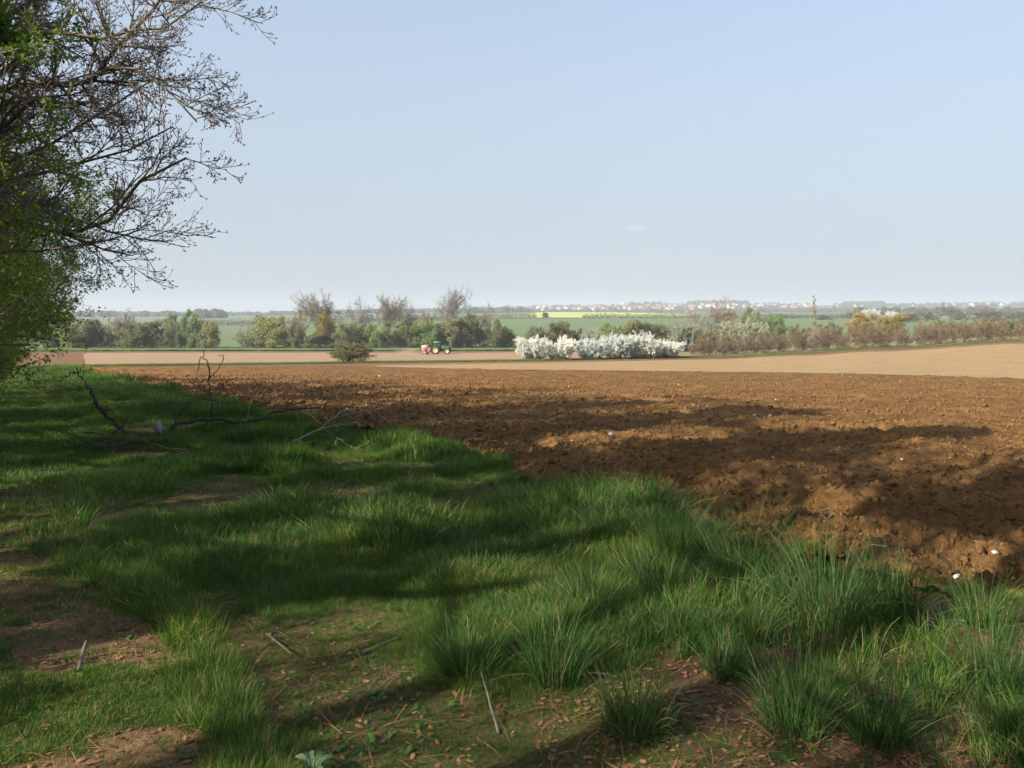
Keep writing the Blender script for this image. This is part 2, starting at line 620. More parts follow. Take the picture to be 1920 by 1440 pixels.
M['twig'] = m_bark('twig_bark', (0.125, 0.100, 0.086), (0.24, 0.19, 0.158), 4)
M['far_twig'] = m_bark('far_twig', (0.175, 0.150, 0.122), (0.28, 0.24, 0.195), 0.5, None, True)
M['dead_dark'] = m_bark('dead_wood_dark', (0.030, 0.024, 0.020), (0.085, 0.068, 0.052), 14)
M['dead_pale'] = m_bark('dead_wood_pale', (0.09, 0.07, 0.052), (0.19, 0.155, 0.12), 14)
M['twig_pale'] = m_bark('twig_pale', (0.20, 0.165, 0.13), (0.36, 0.31, 0.25), 14)
M['stalk'] = m_bark('straw', (0.36, 0.28, 0.17), (0.58, 0.47, 0.31), 9)
M['flint'] = m_plain('flint', (0.52, 0.47, 0.40), 0.75, 0.3, 0.3, 20)


# ------------------------------------------------------------------ the ground
def polar_sheet(name, us, y0, y1, rows, zf, mat, geo=True, smooth=True):
    """sheet over bearings us, from depth y0(u) to y1(u)"""
    us = np.asarray(us)
    a, b = y0(us), y1(us)
    t = np.linspace(0, 1, rows)[:, None]
    Y = a[None] * (b / a)[None] ** t if geo else a[None] * (1 - t) + b[None] * t
    X = us[None] * Y
    Z = zf(X, Y)
    V = np.stack([X, Y, Z], -1).reshape(-1, 3)
    n = len(us)
    i = np.arange((rows - 1) * n).reshape(rows - 1, n)[:, :-1].ravel()
    Q = np.stack([i, i + 1, i + 1 + n, i + n], -1)
    return structure(obj(name, mesh_np(name, V, Q, None, smooth), mat))


def ui(us_, vs_):
    return lambda u: np.interp(u, us_, vs_)


# one sheet reaching past the skyline lies under all the fields
ys = np.concatenate([np.linspace(-120, 0, 12), np.geomspace(6, 6000, 150)])
fr = np.linspace(-1.25, 1.25, 161)
YY = np.repeat(ys[:, None], len(fr), 1)
XX = fr[None] * (np.abs(YY) + 120)
ZZ = terrain(XX, YY) - np.interp(YY, [0, 60, 160, 240, 6000], [0.3, 0.5, 0.6, 0.9, 0.9])
V = np.stack([XX, YY, ZZ], -1).reshape(-1, 3)
i = np.arange((len(ys) - 1) * len(fr)).reshape(-1, len(fr))[:, :-1].ravel()
structure(obj('ground', mesh_np('ground', V, np.stack([i, i + 1, i + 1 + len(fr), i + len(fr)], -1), None, True), M['base']))

S = ui([-0.62, -0.5, -0.17, 0.027, 0.226, 0.36, 0.64, 1.2], [88, 96, 113, 125, 145, 150, 150, 150])       # near edge of the grass strip
B1 = ui([-0.60, -0.5, -0.19, -0.027, 0.29, 0.637, 1.2], [86, 94.5, 97, 80, 67, 49, 40])                 # end of the fresh ploughing
HD = ui([-0.60, -0.5, -0.19, 0.027, 0.3, 0.64, 1.2], [86, 94.8, 98.5, 113, 136, 137, 137])              # headland between tilth and strip


def y_edge(u):
    y = 6.5 / np.maximum(u + 0.617, 0.02)
    for _ in range(12):
        y = y + 0.5 * ((6.5 + 0.28 * np.sin(y * 0.55 + 0.6) + 0.16 * np.sin(y * 1.7)) / np.maximum(u + 0.617, 0.02) - y)
    return y


def y_path(u):
    return np.minimum(0.9 / np.maximum(u + 0.617, 0.001), 110.0)


u_hi = np.linspace(-0.548, 1.25, 640)
polar_sheet('ploughed_field', u_hi, lambda u: np.minimum(y_edge(u) - 0.35, B1(u) - 1), lambda u: B1(u) + 0.3, 420, plough_z, M['plough'])
polar_sheet('headland', np.linspace(-0.60, 1.25, 300), lambda u: B1(u), lambda u: S(u) + 0.3, 60,
            lambda x, y: terrain(x, y) + 0.0 + 0.05 * (fbm(x * 1.5, y * 1.5, 3, 71) - .5), M['brown'])
polar_sheet('tilled_field', np.linspace(-0.19, 1.25, 300), lambda u: B1(u) + 1.1 * (fbm(u * 60, 0 * u, 4, 77) - .5) , lambda u: HD(u) + 2.0 * (fbm(u * 60, 0 * u, 4, 78) - .5), 90,
            lambda x, y: terrain(x, y) + 0.015 + 0.05 * (fbm(x * 1.5, y * 1.5, 3, 71) - .5), M['tan'])
polar_sheet('grass_strip', np.linspace(-0.64, 1.25, 500), lambda u: S(u) + 1.2 * fbm(u * 120, u * 0, 3, 79), lambda u: S(u) + 4.2, 8,
            lambda x, y: terrain(x, y) + 0.05 + 0.10 * (fbm(x * 1.3, y * 1.3, 3, 73)), M['strip'])
polar_sheet('far_tilled_field', np.linspace(-0.533, 0.30, 200), lambda u: S(u) + 3.8, lambda u: np.interp(u, [-.55, -.2, .0, .3], [203, 203, 200, 196]), 40,
            lambda x, y: terrain(x, y) + 0.10, M['tan_far'])
polar_sheet('far_ploughed_field', np.linspace(-0.62, -0.530, 40), lambda u: S(u) + 3.8, lambda u: 203 + 0 * u, 40,
            lambda x, y: terrain(x, y) + 0.05, M['brown'])
polar_sheet('far_headland', np.linspace(-0.62, 0.3, 120), lambda u: np.interp(u, [-.55, -.2, .0, .3], [203, 203, 200, 196]), lambda u: 216 + 0 * u, 6,
            lambda x, y: terrain(x, y) + 0.07, M['brown'])
polar_sheet('far_grass_strip', np.linspace(-0.70, 0.35, 400), lambda u: 215.5 + 1.0 * vnoise(u * 200, u * 0), lambda u: 252 + 0 * u, 12,
            lambda x, y: terrain(x, y) + 0.15 + 0.35 * fbm(x * .6, y * .6, 3, 74), M['strip'])
polar_sheet('rough_margin', np.linspace(0.17, 1.25, 160), lambda u: S(u) + 4.0, lambda u: 262 + 0 * u, 24,
            lambda x, y: terrain(x, y) + 0.02 + 0.4 * fbm(x * .5, y * .5, 3, 75), M['straw_bank'])
polar_sheet('wheat_field', np.linspace(-1.0, 1.1, 260), lambda u: 250 + 0 * u, lambda u: 700 + 15 * np.sin(u * 5), 60,
            lambda x, y: terrain(x, y) + 0.10 + 0.3 * (fbm(x * .05, y * .05, 3, 76) - .5), M['green_field'])
polar_sheet('rape_field', np.linspace(-0.05, 0.225, 100), lambda u: 705 + 15 * np.sin(u * 5), lambda u: np.interp(u, [-.05, .02, .035, .12, .225], [740, 860, 1230, 1180, 900]), 30,
            lambda x, y: terrain(x, y) + 0.5, M['rape'])
polar_sheet('far_pasture', np.linspace(-1.1, 1.1, 200), lambda u: 705 + 15 * np.sin(u * 5), lambda u: 5900 + 0 * u, 90,
            lambda x, y: terrain(x, y) + 0.05 + 0.25 * np.log(np.maximum(y, 700) / 700), M['farland'])


def edge_strip(name, l0, l1, cols, mat, wobble):
    """sheet running along the field edge, from l0 to l1 metres left of it"""
    ys = np.concatenate([np.linspace(-8, 1.5, 60), 1.5 * (100 / 1.5) ** np.linspace(0, 1, 420)[1:]])
    Y = np.repeat(ys[:, None], cols, 1)
    d = np.linspace(l0, l1, cols)[None]
    e0 = edge_x(Y) if wobble else (6.5 - 0.617 * Y)
    f = np.linspace(0, 1, cols)[None] if wobble else 1.0
    X = (e0 * (1 - f) + (6.5 - 0.617 * Y) * f if wobble else e0) - d
    V = np.stack([X, Y, verge_z(X, Y)], -1).reshape(-1, 3)
    i = np.arange((len(ys) - 1) * cols).reshape(-1, cols)[:, :-1].ravel()
    structure(obj(name, mesh_np(name, V, np.stack([i, i + cols, i + cols + 1, i + 1], -1), None, True), mat))


edge_strip('grass_verge', 0.0, 5.4, 110, M['verge_soil'], True)
edge_strip('path', 5.4, 12.0, 110, M['path_soil'], False)


# ------------------------------------------------------------------ instanced stuff (geometry nodes on points)
def scatter(name, protos, mat, pts, rot, scl, idx, label, cat):
    col = bpy.data.collections.new(name + '_kinds')
    for k, me in enumerate(protos):
        if not me.materials:
            me.materials.append(mat)
        o = bpy.data.objects.new('%s_kind_%02d' % (name, k), me)
        col.objects.link(o)
    me = bpy.data.meshes.new(name)
    me.vertices.add(len(pts))
    me.vertices.foreach_set('co', np.asarray(pts, np.float32).ravel())
    for nm, ty, arr in (('rot', 'FLOAT_VECTOR', rot), ('scl', 'FLOAT_VECTOR', scl)):
        a = me.attributes.new(nm, ty, 'POINT')
        a.data.foreach_set('vector', np.asarray(arr, np.float32).ravel())
    a = me.attributes.new('idx', 'INT', 'POINT')
    a.data.foreach_set('value', np.asarray(idx, np.int32))
    o = bpy.data.objects.new(name, me)
    COL.objects.link(o)
    ng = bpy.data.node_groups.new(name, 'GeometryNodeTree')
    ng.interface.new_socket('Geometry', in_out='INPUT', socket_type='NodeSocketGeometry')
    ng.interface.new_socket('Geometry', in_out='OUTPUT', socket_type='NodeSocketGeometry')
    N, L = ng.nodes, ng.links
    gi, go = N.new('NodeGroupInput'), N.new('NodeGroupOutput')
    ci = N.new('GeometryNodeCollectionInfo')
    ci.inputs['Collection'].default_value = col
    ci.inputs['Separate Children'].default_value = True
    ci.inputs['Reset Children'].default_value = True
    iop = N.new('GeometryNodeInstanceOnPoints')
    iop.inputs['Pick Instance'].default_value = True

    def att(nm, ty):
        a = N.new('GeometryNodeInputNamedAttribute')
        a.data_type = ty
        a.inputs['Name'].default_value = nm
        return a.outputs['Attribute']
    L.new(gi.outputs[0], iop.inputs['Points'])
    L.new(ci.outputs[0], iop.inputs['Instance'])
    L.new(att('idx', 'INT'), iop.inputs['Instance Index'])
    L.new(att('rot', 'FLOAT_VECTOR'), iop.inputs['Rotation'])
    L.new(att('scl', 'FLOAT_VECTOR'), iop.inputs['Scale'])
    L.new(iop.outputs[0], go.inputs[0])
    md = o.modifiers.new('scatter', 'NODES')
    md.node_group = ng
    o['kind'] = 'stuff'
    o['label'] = label
    o['category'] = cat
    return o


def tuft(r, nb, h, hj, rad, lean, width, seg=4, droop=0.5, tint_hi=1.0):
    """a bunch of nb grass blades"""
    az = r.uniform(0, 2 * math.pi, nb)
    rr = rad * np.sqrt(r.random(nb))
    p0 = np.stack([rr * np.cos(az), rr * np.sin(az), np.full(nb, -0.01)], 1)
    az2 = az + r.normal(size=nb) * 0.8
    L = h * r.uniform(1 - hj, 1 + hj * 0.6, nb)
    th0 = np.abs(r.normal(size=nb)) * lean + 0.05
    bend = r.uniform(0.2, 1.0, nb) * droop * 2.0
    w = width * r.uniform(0.6, 1.3, nb)
    side = np.stack([-np.sin(az2), np.cos(az2), np.zeros(nb)], 1)
    tw = r.normal(size=nb) * 0.6
    V = np.zeros((nb, seg + 1, 2, 3))
    p = p0.copy()
    for k in range(seg + 1):
        f = k / seg
        th = th0 + bend * f * f
        d = np.stack([np.sin(th) * np.cos(az2), np.sin(th) * np.sin(az2), np.cos(th)], 1)
        ww = w * (1 - f ** 1.6) * 0.5 + 0.0003
        sd = side * np.cos(tw)[:, None] + np.cross(side, d) * np.sin(tw)[:, None]
        V[:, k, 0] = p - sd * ww[:, None]
        V[:, k, 1] = p + sd * ww[:, None]
        p = p + d * (L / seg)[:, None]
    base = (np.arange(nb) * (seg + 1) * 2)[:, None] + (np.arange(seg) * 2)[None]
    Q = np.stack([base, base + 1, base + 3, base + 2], -1).reshape(-1, 4)
    tint = np.repeat(r.random(nb) ** 1.2 * tint_hi, (seg + 1) * 2)
    return V.reshape(-1, 3), Q, tint


def tuft_mesh(name, *a, **k):
    V, Q, t = tuft(*a, **k)
    return mesh_np(name, V, Q, t)


r = np.random.default_rng(11)
grass_kinds = [tuft_mesh('tuft', r, 30, 0.045, 0.5, 0.05, 0.55, 0.0026, 3, 0.5) for _ in range(4)]            # 0-3 short turf
grass_kinds += [tuft_mesh('tuft', r, 34, 0.14, 0.6, 0.06, 0.45, 0.0031, 4, 0.6) for _ in range(4)]           # 4-7 verge grass
grass_kinds += [tuft_mesh('tuft', r, 60, 0.21, 0.45, 0.16, 0.36, 0.008, 3, 0.55) for _ in range(3)]            # 8-10 wide tufts, farther off
grass_kinds += [tuft_mesh('tuft', r, 70, 0.09, 0.5, 0.22, 0.45, 0.008, 3, 0.5) for _ in range(3)]             # 11-13 wide short turf, farther off

N = 100000
uu = r.uniform(-0.85, 0.95, N)
yy = np.exp(r.uniform(math.log(2.3), math.log(98), N))
uu = np.concatenate([uu, r.uniform(-0.75, 0.45, 30000)])
yy = np.concatenate([yy, np.exp(r.uniform(math.log(2.3), math.log(6), 30000))])
N = len(uu)
xx = uu * yy
dE = (edge_x(yy) - xx)                     # metres left of the field edge
width_all = edge_x(yy) - hedge_x(yy)
inside = (dE > -0.12) & (dE < width_all + 0.6)
bare = fbm(xx * 0.55, yy * 0.55, 3, 101)
fine = fbm(xx * 2.2, yy * 2.2, 3, 102)
onpath = np.clip((dE - 5.2) / 0.8, 0, 1)
# worn earth on the path near the camera; leaf litter between tussocks at the near field corner
wear = np.clip((6.5 - yy) / 2, 0, 1) * onpath
wear_line = np.exp(-((dE - 6.6) / 0.5) ** 2) * 0.5
p_keep = np.ones(N)
p_keep *= np.where((bare * 0.6 + fine * 0.4) < 0.47 + 0.17 * wear, 1 - np.clip(wear * 1.0 + wear_line * (bare < 0.5), 0, 0.9), 1)
corner = np.clip((xx + 0.15 - 0.9 * fbm(xx * 0.9, yy * 0.9, 2, 107)) / 0.4, 0, 1) * np.clip((6.4 - yy) / 1.2, 0, 1) * (dE > 0.35)
p_keep *= np.where(fine < 0.63, 1 - 0.96 * corner, 1 - 0.55 * corner)
keep = inside & (r.random(N) < p_keep)
xx, yy, dE, fine, bare, onpath, corner = [a[keep] for a in (xx, yy, dE, fine, bare, onpath, corner)]
n = len(xx)
lush = fbm(xx * 0.9 + 9, yy * 0.9, 3, 103)
far = yy > 9.5
idx = np.where(far, np.where(onpath > 0.5, 11 + r.integers(0, 3, n), 8 + r.integers(0, 3, n)), np.where(onpath > r.random(n), r.integers(0, 4, n), 4 + r.integers(0, 4, n)))
sc = np.where(onpath > 0.5, 0.75 + 0.6 * fine, 0.36 + 1.5 * np.clip((lush - 0.38) * 2.6, 0, 1)) * r.uniform(0.75, 1.25, n)
sc = sc * np.where(far, np.interp(yy, [9.5, 30, 90], [0.8, 1.0, 1.15]), np.interp(yy, [2.5, 9.5], [0.9, 1.25]))
sc = sc * (1 + 0.05 * corner) * (1 + 0.15 * np.exp(-(dE / 0.6) ** 2) * (yy < 30))
lawn = np.clip((dE - 3.0) / 1.2, 0, 1) * (onpath < 0.5)
sc = sc * (1 - 0.35 * lawn)
sc = sc * np.interp(yy, [3.0, 5.5, 9], [0.58, 0.76, 0.88])
wide = np.where(far, np.interp(yy, [9.5, 90], [1.0, 2.2]), np.interp(yy, [2.5, 9.5], [1.0, 1.5]))
rot = np.stack([r.normal(size=n) * 0.12, r.normal(size=n) * 0.12, r.uniform(0, 6.28, n)], 1)
pts = np.stack([xx, yy, verge_z(xx, yy)], 1)
scatter('grass', grass_kinds, M['grass'], pts, rot, np.stack([sc * wide, sc * wide, sc], 1), idx,
        'green grass covering the path and the verge beside the ploughed field', 'grass')

# broad-leaved weeds among the grass
wk = []
for k in range(5):
    mb = MB()
    for j in range(r.integers(6, 11)):
        a = r.uniform(0, 6.28)
        L = r.uniform(0.02, 0.05)
        t = np.linspace(0, 1, 5)
        w_ = L * 0.22 * np.sin(np.pi * (t * 0.9 + 0.06)) + 0.0005
        el = r.uniform(0.2, 1.0)
        c = np.stack([np.cos(a) * L * t, np.sin(a) * L * t, L * el * t * (1.3 - 0.7 * t)], 1) + np.array([r.normal() * 0.012, r.normal() * 0.012, 0.005])
        sd = np.array([-np.sin(a), np.cos(a), 0])
        mb.add(np.concatenate([c - sd * w_[:, None], c + sd * w_[:, None]]), [[i, i + 1, i + 6, i + 5] for i in range(4)], None, np.full(10, r.random()))
    wk.append(mb.mesh('weed'))
n = 2200
uu = r.uniform(-0.85, 0.8, n)
yy = np.exp(r.uniform(math.log(2.3), math.log(14), n))
xx = uu * yy
ok = (edge_x(yy) - xx > 0.3) & (fbm(xx * 1.5, yy * 1.5, 2, 121) > 0.48)
xx, yy = xx[ok], yy[ok]
n = len(xx)
scatter('weeds', wk, M['weed'], np.stack([xx, yy, verge_z(xx, yy)], 1), np.stack([0 * xx, 0 * xx, r.uniform(0, 6.3, n)], 1), np.repeat(r.uniform(0.35, 0.95, n)[:, None], 3, 1), r.integers(0, 5, n),
        'small broad-leaved weeds scattered through the grass', 'weeds')

# grass along the strip beyond the tilled field and the far margin
n = 9000
uu = r.uniform(-0.62, 0.75, n)
yy = S(uu) + r.uniform(0.2, 4.0, n)
xx = uu * yy
strip_kinds = [tuft_mesh('tuft', r, 40, 0.20, 0.5, 0.4, 0.6, 0.03, 2, 0.5) for _ in range(3)]
scatter('strip_grass', strip_kinds, M['strip_blade'], np.stack([xx, yy, terrain(xx, yy) + 0.06], 1), np.stack([0 * xx, 0 * xx, r.uniform(0, 6.3, n)], 1),
        np.repeat(r.uniform(0.6, 1.3, n)[:, None], 3, 1), r.integers(0, 3, n), 'green grass growing on the narrow strip between the fields', 'grass')

# dry leaves and bits of straw lying on the verge and the path
n = 22000
uu = r.uniform(-0.8, 0.8, n)
yy = np.exp(r.uniform(math.log(2.3), math.log(9), n))
xx = uu * yy
dE = edge_x(yy) - xx
ok = (dE > 0.05) & (r.random(n) < np.where((xx > 0.1) & (yy < 6.8), 0.95, np.where(dE > 4.8, 0.45, 0.15)))
xx, yy = xx[ok], yy[ok]
n = len(xx)
lk = []
for k in range(4):
    c = norm(np.array([[math.cos(a), math.sin(a), 0.25 * math.sin(3 * a + k)] for a in np.linspace(0, 6.28, 7)[:-1]])) * np.array([[0.013, 0.007, 0.008]]) * r.uniform(0.8, 1.2)
    lk.append(mesh_np('dry_leaf', np.vstack([c, [[0, 0, 0.003]]]), np.array([[i, (i + 1) % 6, 6] for i in range(6)]), np.full(7, r.random())))
for k in range(2):
    lk.append(mesh_np('dry_blade', [[-0.06, -0.0009, 0], [-0.06, 0.0009, 0], [0, 0.003, 0.008], [0, 0.0005, 0.008], [0.06, 0.0015, 0.002], [0.06, 0.0, 0.002]], np.array([[0, 1, 2, 3], [3, 2, 4, 5]]), np.full(6, 0.9)))
scatter('leaf_litter', lk, M['litter'], np.stack([xx, yy, verge_z(xx, yy) + 0.008], 1),
        np.stack([r.normal(size=n) * 0.16, r.normal(size=n) * 0.16, r.uniform(0, 6.3, n)], 1), np.repeat(r.uniform(0.6, 1.5, n)[:, None], 3, 1), r.integers(0, 6, n),
        'reddish brown dry leaves and blades strewn on the ground', 'leaf litter')


# lumps of soil on the ploughing
def lump(r, sub=1):
    t = (1 + 5 ** .5) / 2
    v = norm(np.array([[-1, t, 0], [1, t, 0], [-1, -t, 0], [1, -t, 0], [0, -1, t], [0, 1, t], [0, -1, -t], [0, 1, -t], [t, 0, -1], [t, 0, 1], [-t, 0, -1], [-t, 0, 1]], float))
    f = [[0, 11, 5], [0, 5, 1], [0, 1, 7], [0, 7, 10], [0, 10, 11], [1, 5, 9], [5, 11, 4], [11, 10, 2], [10, 7, 6], [7, 1, 8], [3, 9, 4], [3, 4, 2], [3, 2, 6], [3, 6, 8], [3, 8, 9], [4, 9, 5], [2, 4, 11], [6, 2, 10], [8, 6, 7], [9, 8, 1]]
    v = list(map(tuple, v))
    for _ in range(sub):
        cache, nf = {}, []

        def mid(a, b):
            k = (min(a, b), max(a, b))
            if k not in cache:
                m = norm((np.array(v[a]) + np.array(v[b]))[None])[0]
                v.append(tuple(m))
                cache[k] = len(v) - 1
            return cache[k]
        for a, b, c in f:
            ab, bc, ca = mid(a, b), mid(b, c), mid(c, a)
            nf += [[a, ab, ca], [b, bc, ab], [c, ca, bc], [ab, bc, ca]]
        f = nf
    V = np.array(v)
    V = V * r.uniform(0.72, 1.18, (len(V), 1)) * r.uniform(0.75, 1.2, (1, 3))
    V[:, 2] *= 0.75
    return V, np.array(f)


ck = []
for k in range(6):
    V, F = lump(r, 1)
    ck.append(mesh_np('clod', V * r.uniform(0.7, 1.3, (len(V), 1)) * np.array([1.15, 0.9, 0.8]), F, None, False))
n = 45000
uu = r.uniform(-0.53, 0.95, n)
ye, yb = y_edge(uu), B1(uu)
yy = ye * np.minimum(yb / ye, 60 / ye).clip(1.01) ** r.random(n)
xx = uu * yy
s = np.exp(r.normal(size=n) * 0.55) * np.interp(yy, [4, 12, 50], [0.010, 0.016, 0.034])
s = np.minimum(s, 0.07)
scatter('soil_clods', ck, M['clod'], np.stack([xx, yy, plough_z(xx, yy) + s * 0.25], 1), r.uniform(0, 6.28, (n, 3)), np.repeat(s[:, None], 3, 1), r.integers(0, 6, n),
        'brown clods of earth turned up over the ploughed field', 'soil')

# ------------------------------------------------------------------ trees
UP = np.array([0, 0, 1.0])


def trunk_line(r, H, n=7, lean=(0, 0), wob=0.06, base=(0, 0, 0)):
    z = np.linspace(0, 1, n)
    p = np.stack([lean[0] * z + np.cumsum(r.normal(size=n)) * wob * H / n, lean[1] * z + np.cumsum(r.normal(size=n)) * wob * H / n, H * z], 1)
    return (p - p[0] + np.array(base))[None]


def add_tubes(mb, P, R, sides):
    V, Q, T = tubes(P, R, sides)
    mb.add(V, Q, T)


def make_tree(r, H, rad, limbs=9, subs=6, twigs=6, fine=5, up=0.10, t0=0.25, spread=0.9, lr=0.42, stems=1, leaf=0, leaf_size=0.05, leaf_spread=0.1, minr=0.006, top=1.0, sides=(7, 5, 3, 3), flat=0, tfall=0.45):
    """returns (wood MB, twig MB, leaf MB or None)"""
    wood, tw, lf = MB(), MB(), MB()
    P0, R0 = [], []
    for s in range(stems):
        lean = r.normal(size=2) * (0.05 if stems == 1 else 0.28) * H
        b = (0, 0, -0.15) if stems == 1 else (*(r.normal(size=2) * 0.25), -0.15)
        h = H * (top if stems == 1 else r.uniform(0.6, 0.95) * top)
        P0.append(trunk_line(r, h, 8, lean, 0.10, b)[0])
        R0.append(rad * (1 if stems == 1 else r.uniform(0.45, 0.8)) * np.linspace(1, 0.22, 8) ** 0.9)
    P0, R0 = np.array(P0), np.array(R0)
    R0[:, 0] *= 1.25
    add_tubes(wood, P0, R0, sides[0])
    P1, R1 = spawn(r, P0, R0, limbs, t0, 0.98, spread, 0.22, lr, 0.3, 6, up, 0.16, 0.55, 0.3, tfall, minr * 2, L0=H)
    add_tubes(wood, P1, R1, sides[1])
    P2, R2 = spawn(r, P1, R1, subs, 0.2, 1.0, 0.75, 0.25, 0.5, 0.35, 5, up * 0.8, 0.2, 0.6, 0.35, 0.45, minr * 1.4)
    add_tubes(tw, P2, R2, sides[2])
    P3, R3 = spawn(r, P2, R2, twigs, 0.15, 1.0, 0.7, 0.3, 0.55, 0.35, 4, up * 0.8, 0.22, 0.65, 0.4, 0.4, minr)
    add_tubes(tw, P3, R3, sides[3])
    last = P3
    if fine:
        P4, R4 = spawn(r, P3, R3, fine, 0.1, 1.0, 0.65, 0.3, 0.6, 0.35, 3, up, 0.22, 0.7, 0.5, 0.35, minr * 0.8)
        add_tubes(tw, P4, R4, 3)
        last = P4
    if leaf:
        V, Q, t = leaf_quads(r, last, leaf, leaf_size, leaf_spread, flat=flat)
        lf.add(V, Q, None, t)
    return wood, tw, (lf if leaf else None), last


def stamp(kind, name, label, cat, loc, rotz, scale, group=None, leafcol=None, twigcol=None, sxy=1.0):
    """a copy of a tree or shrub kind: parts share their meshes"""
    t = thing(name, label, cat, loc, rotz, group)
    t.scale = (scale * sxy, scale * sxy, scale)
    for nm, me in kind:
        o = bpy.data.objects.new(nm, me)
        COL.objects.link(o)
        o.parent = t
        c = leafcol if nm in ('foliage', 'blossom') else twigcol
        if c is not None:
            o.color = (*c, 1)
    return t


def kind_of(w, tw, lf, wm, tm, lm, lname='foliage'):
    def me(mb, nm, m, sm=True):
        x = mb.mesh(nm, sm)
        x.materials.append(m)
        return x
    k = [('trunk', me(w, 'trunk', wm)), ('crown', me(tw, 'crown', tm))]
    if lf is not None:
        k.append((lname, me(lf, lname, lm, False)))
    return k


# near hedgerow: kinds
hedge_kinds = {}
for k in range(2):
    q = np.random.default_rng(200 + k)
    hedge_kinds['bare%d' % k] = kind_of(*make_tree(q, 11.5, 0.17, 13, 8, 7, 5, 0.07, 0.22, 0.95, 0.42, 1, 0, minr=0.0055)[:3], M['bark'], M['twig'], None)
for k in range(2):
    q = np.random.default_rng(220 + k)
    hedge_kinds['haw%d' % k] = kind_of(*make_tree(q, 8.5, 0.14, 15, 7, 7, 4, 0.02, 0.12, 1.1, 0.42, 2, 9, 0.032, 0.07, minr=0.005)[:3], M['bark'], M['twig'], M['leaf'])
q = np.random.default_rng(240)
hedge_kinds['bud0'] = kind_of(*make_tree(q, 11.0, 0.17, 14, 8, 7, 4, 0.06, 0.2, 0.95, 0.42, 1, 1, 0.022, 0.04, minr=0.005)[:3], M['bark'], M['twig'], M['leaf'])
q = np.random.default_rng(250)
hedge_kinds['thicket'] = kind_of(*make_tree(q, 4.2, 0.05, 9, 7, 6, 4, 0.0, 0.05, 1.0, 0.45, 4, 3, 0.028, 0.07, minr=0.004)[:3], M['bark'], M['twig'], M['leaf'])

HG = 'trees of the tall hedgerow along the path'
for k in range(2):
    q = np.random.default_rng(260 + k)
    hedge_kinds['high%d' % k] = kind_of(*make_tree(q, 11.5, 0.17, 20, 7, 6, 3, 0.05, 0.22, 0.95, 0.22, 1, 16 if k else 12, 0.055, 0.10, minr=0.006)[:3], M['bark'], M['twig'], M['leaf'])
q = np.random.default_rng(270)
hedge_kinds['top'] = kind_of(*make_tree(q, 12, 0.18, 18, 7, 6, 3, 0.10, 0.52, 0.85, 0.20, 1, 12, 0.055, 0.10, minr=0.006)[:3], M['bark'], M['twig'], M['leaf'])
off_label = 'hedgerow tree standing beside the viewpoint, out of the picture to the left'
for k, y in enumerate([-26, -23.5, -22.0, -18.0, -16.6, -13.0, -11.6, -8.0, -6.6, -3.2, -2.0, -0.1, 2.2, 4.2, 5.4, 9.0, 10.2, 14.4]):
    x = float(hedge_x(y)) - 1.4 - 0.4 * math.sin(k * 2.2)
    stamp(hedge_kinds['top' if -1 < y < 3 else 'high%d' % (k % 2)], 'hedgerow_tree', off_label, 'tree', (x, float(y), float(terrain(x, y))), k * 2.4, 1.0 + 0.08 * math.sin(k * 1.7), HG)
for k, y in enumerate(np.arange(-27, 16, 2.3)):  # added unseen back row, breaks the shade of the front row into streaks
    x = float(hedge_x(y)) - 4.6 - 0.8 * math.sin(k * 1.9)
    stamp(hedge_kinds['bare%d' % (k % 2)], 'hedgerow_tree', 'leafless tree added in an unseen back row to break up the hedgerow shadows', 'tree', (x, float(y), float(terrain(x, y))), k * 1.3,
          1.0 + 0.1 * math.sin(k * 2.7), HG)
for k, y in enumerate([-15, -12, -10.2, -7.6, -5, -3.0, 3.0, 6.4, 9.6, 11.5]):
    x = float(hedge_x(y)) - 0.9
    stamp(hedge_kinds['thicket'], 'hedge_shrub', 'tangled shrub under the hedgerow beside the viewpoint, out of the picture', 'shrub', (x, y, float(terrain(x, y))), k * 1.4,
          0.8 + 0.15 * math.sin(k * 3), 'shrubs at the foot of the hedgerow', (0.8, 0.8, 0.75))
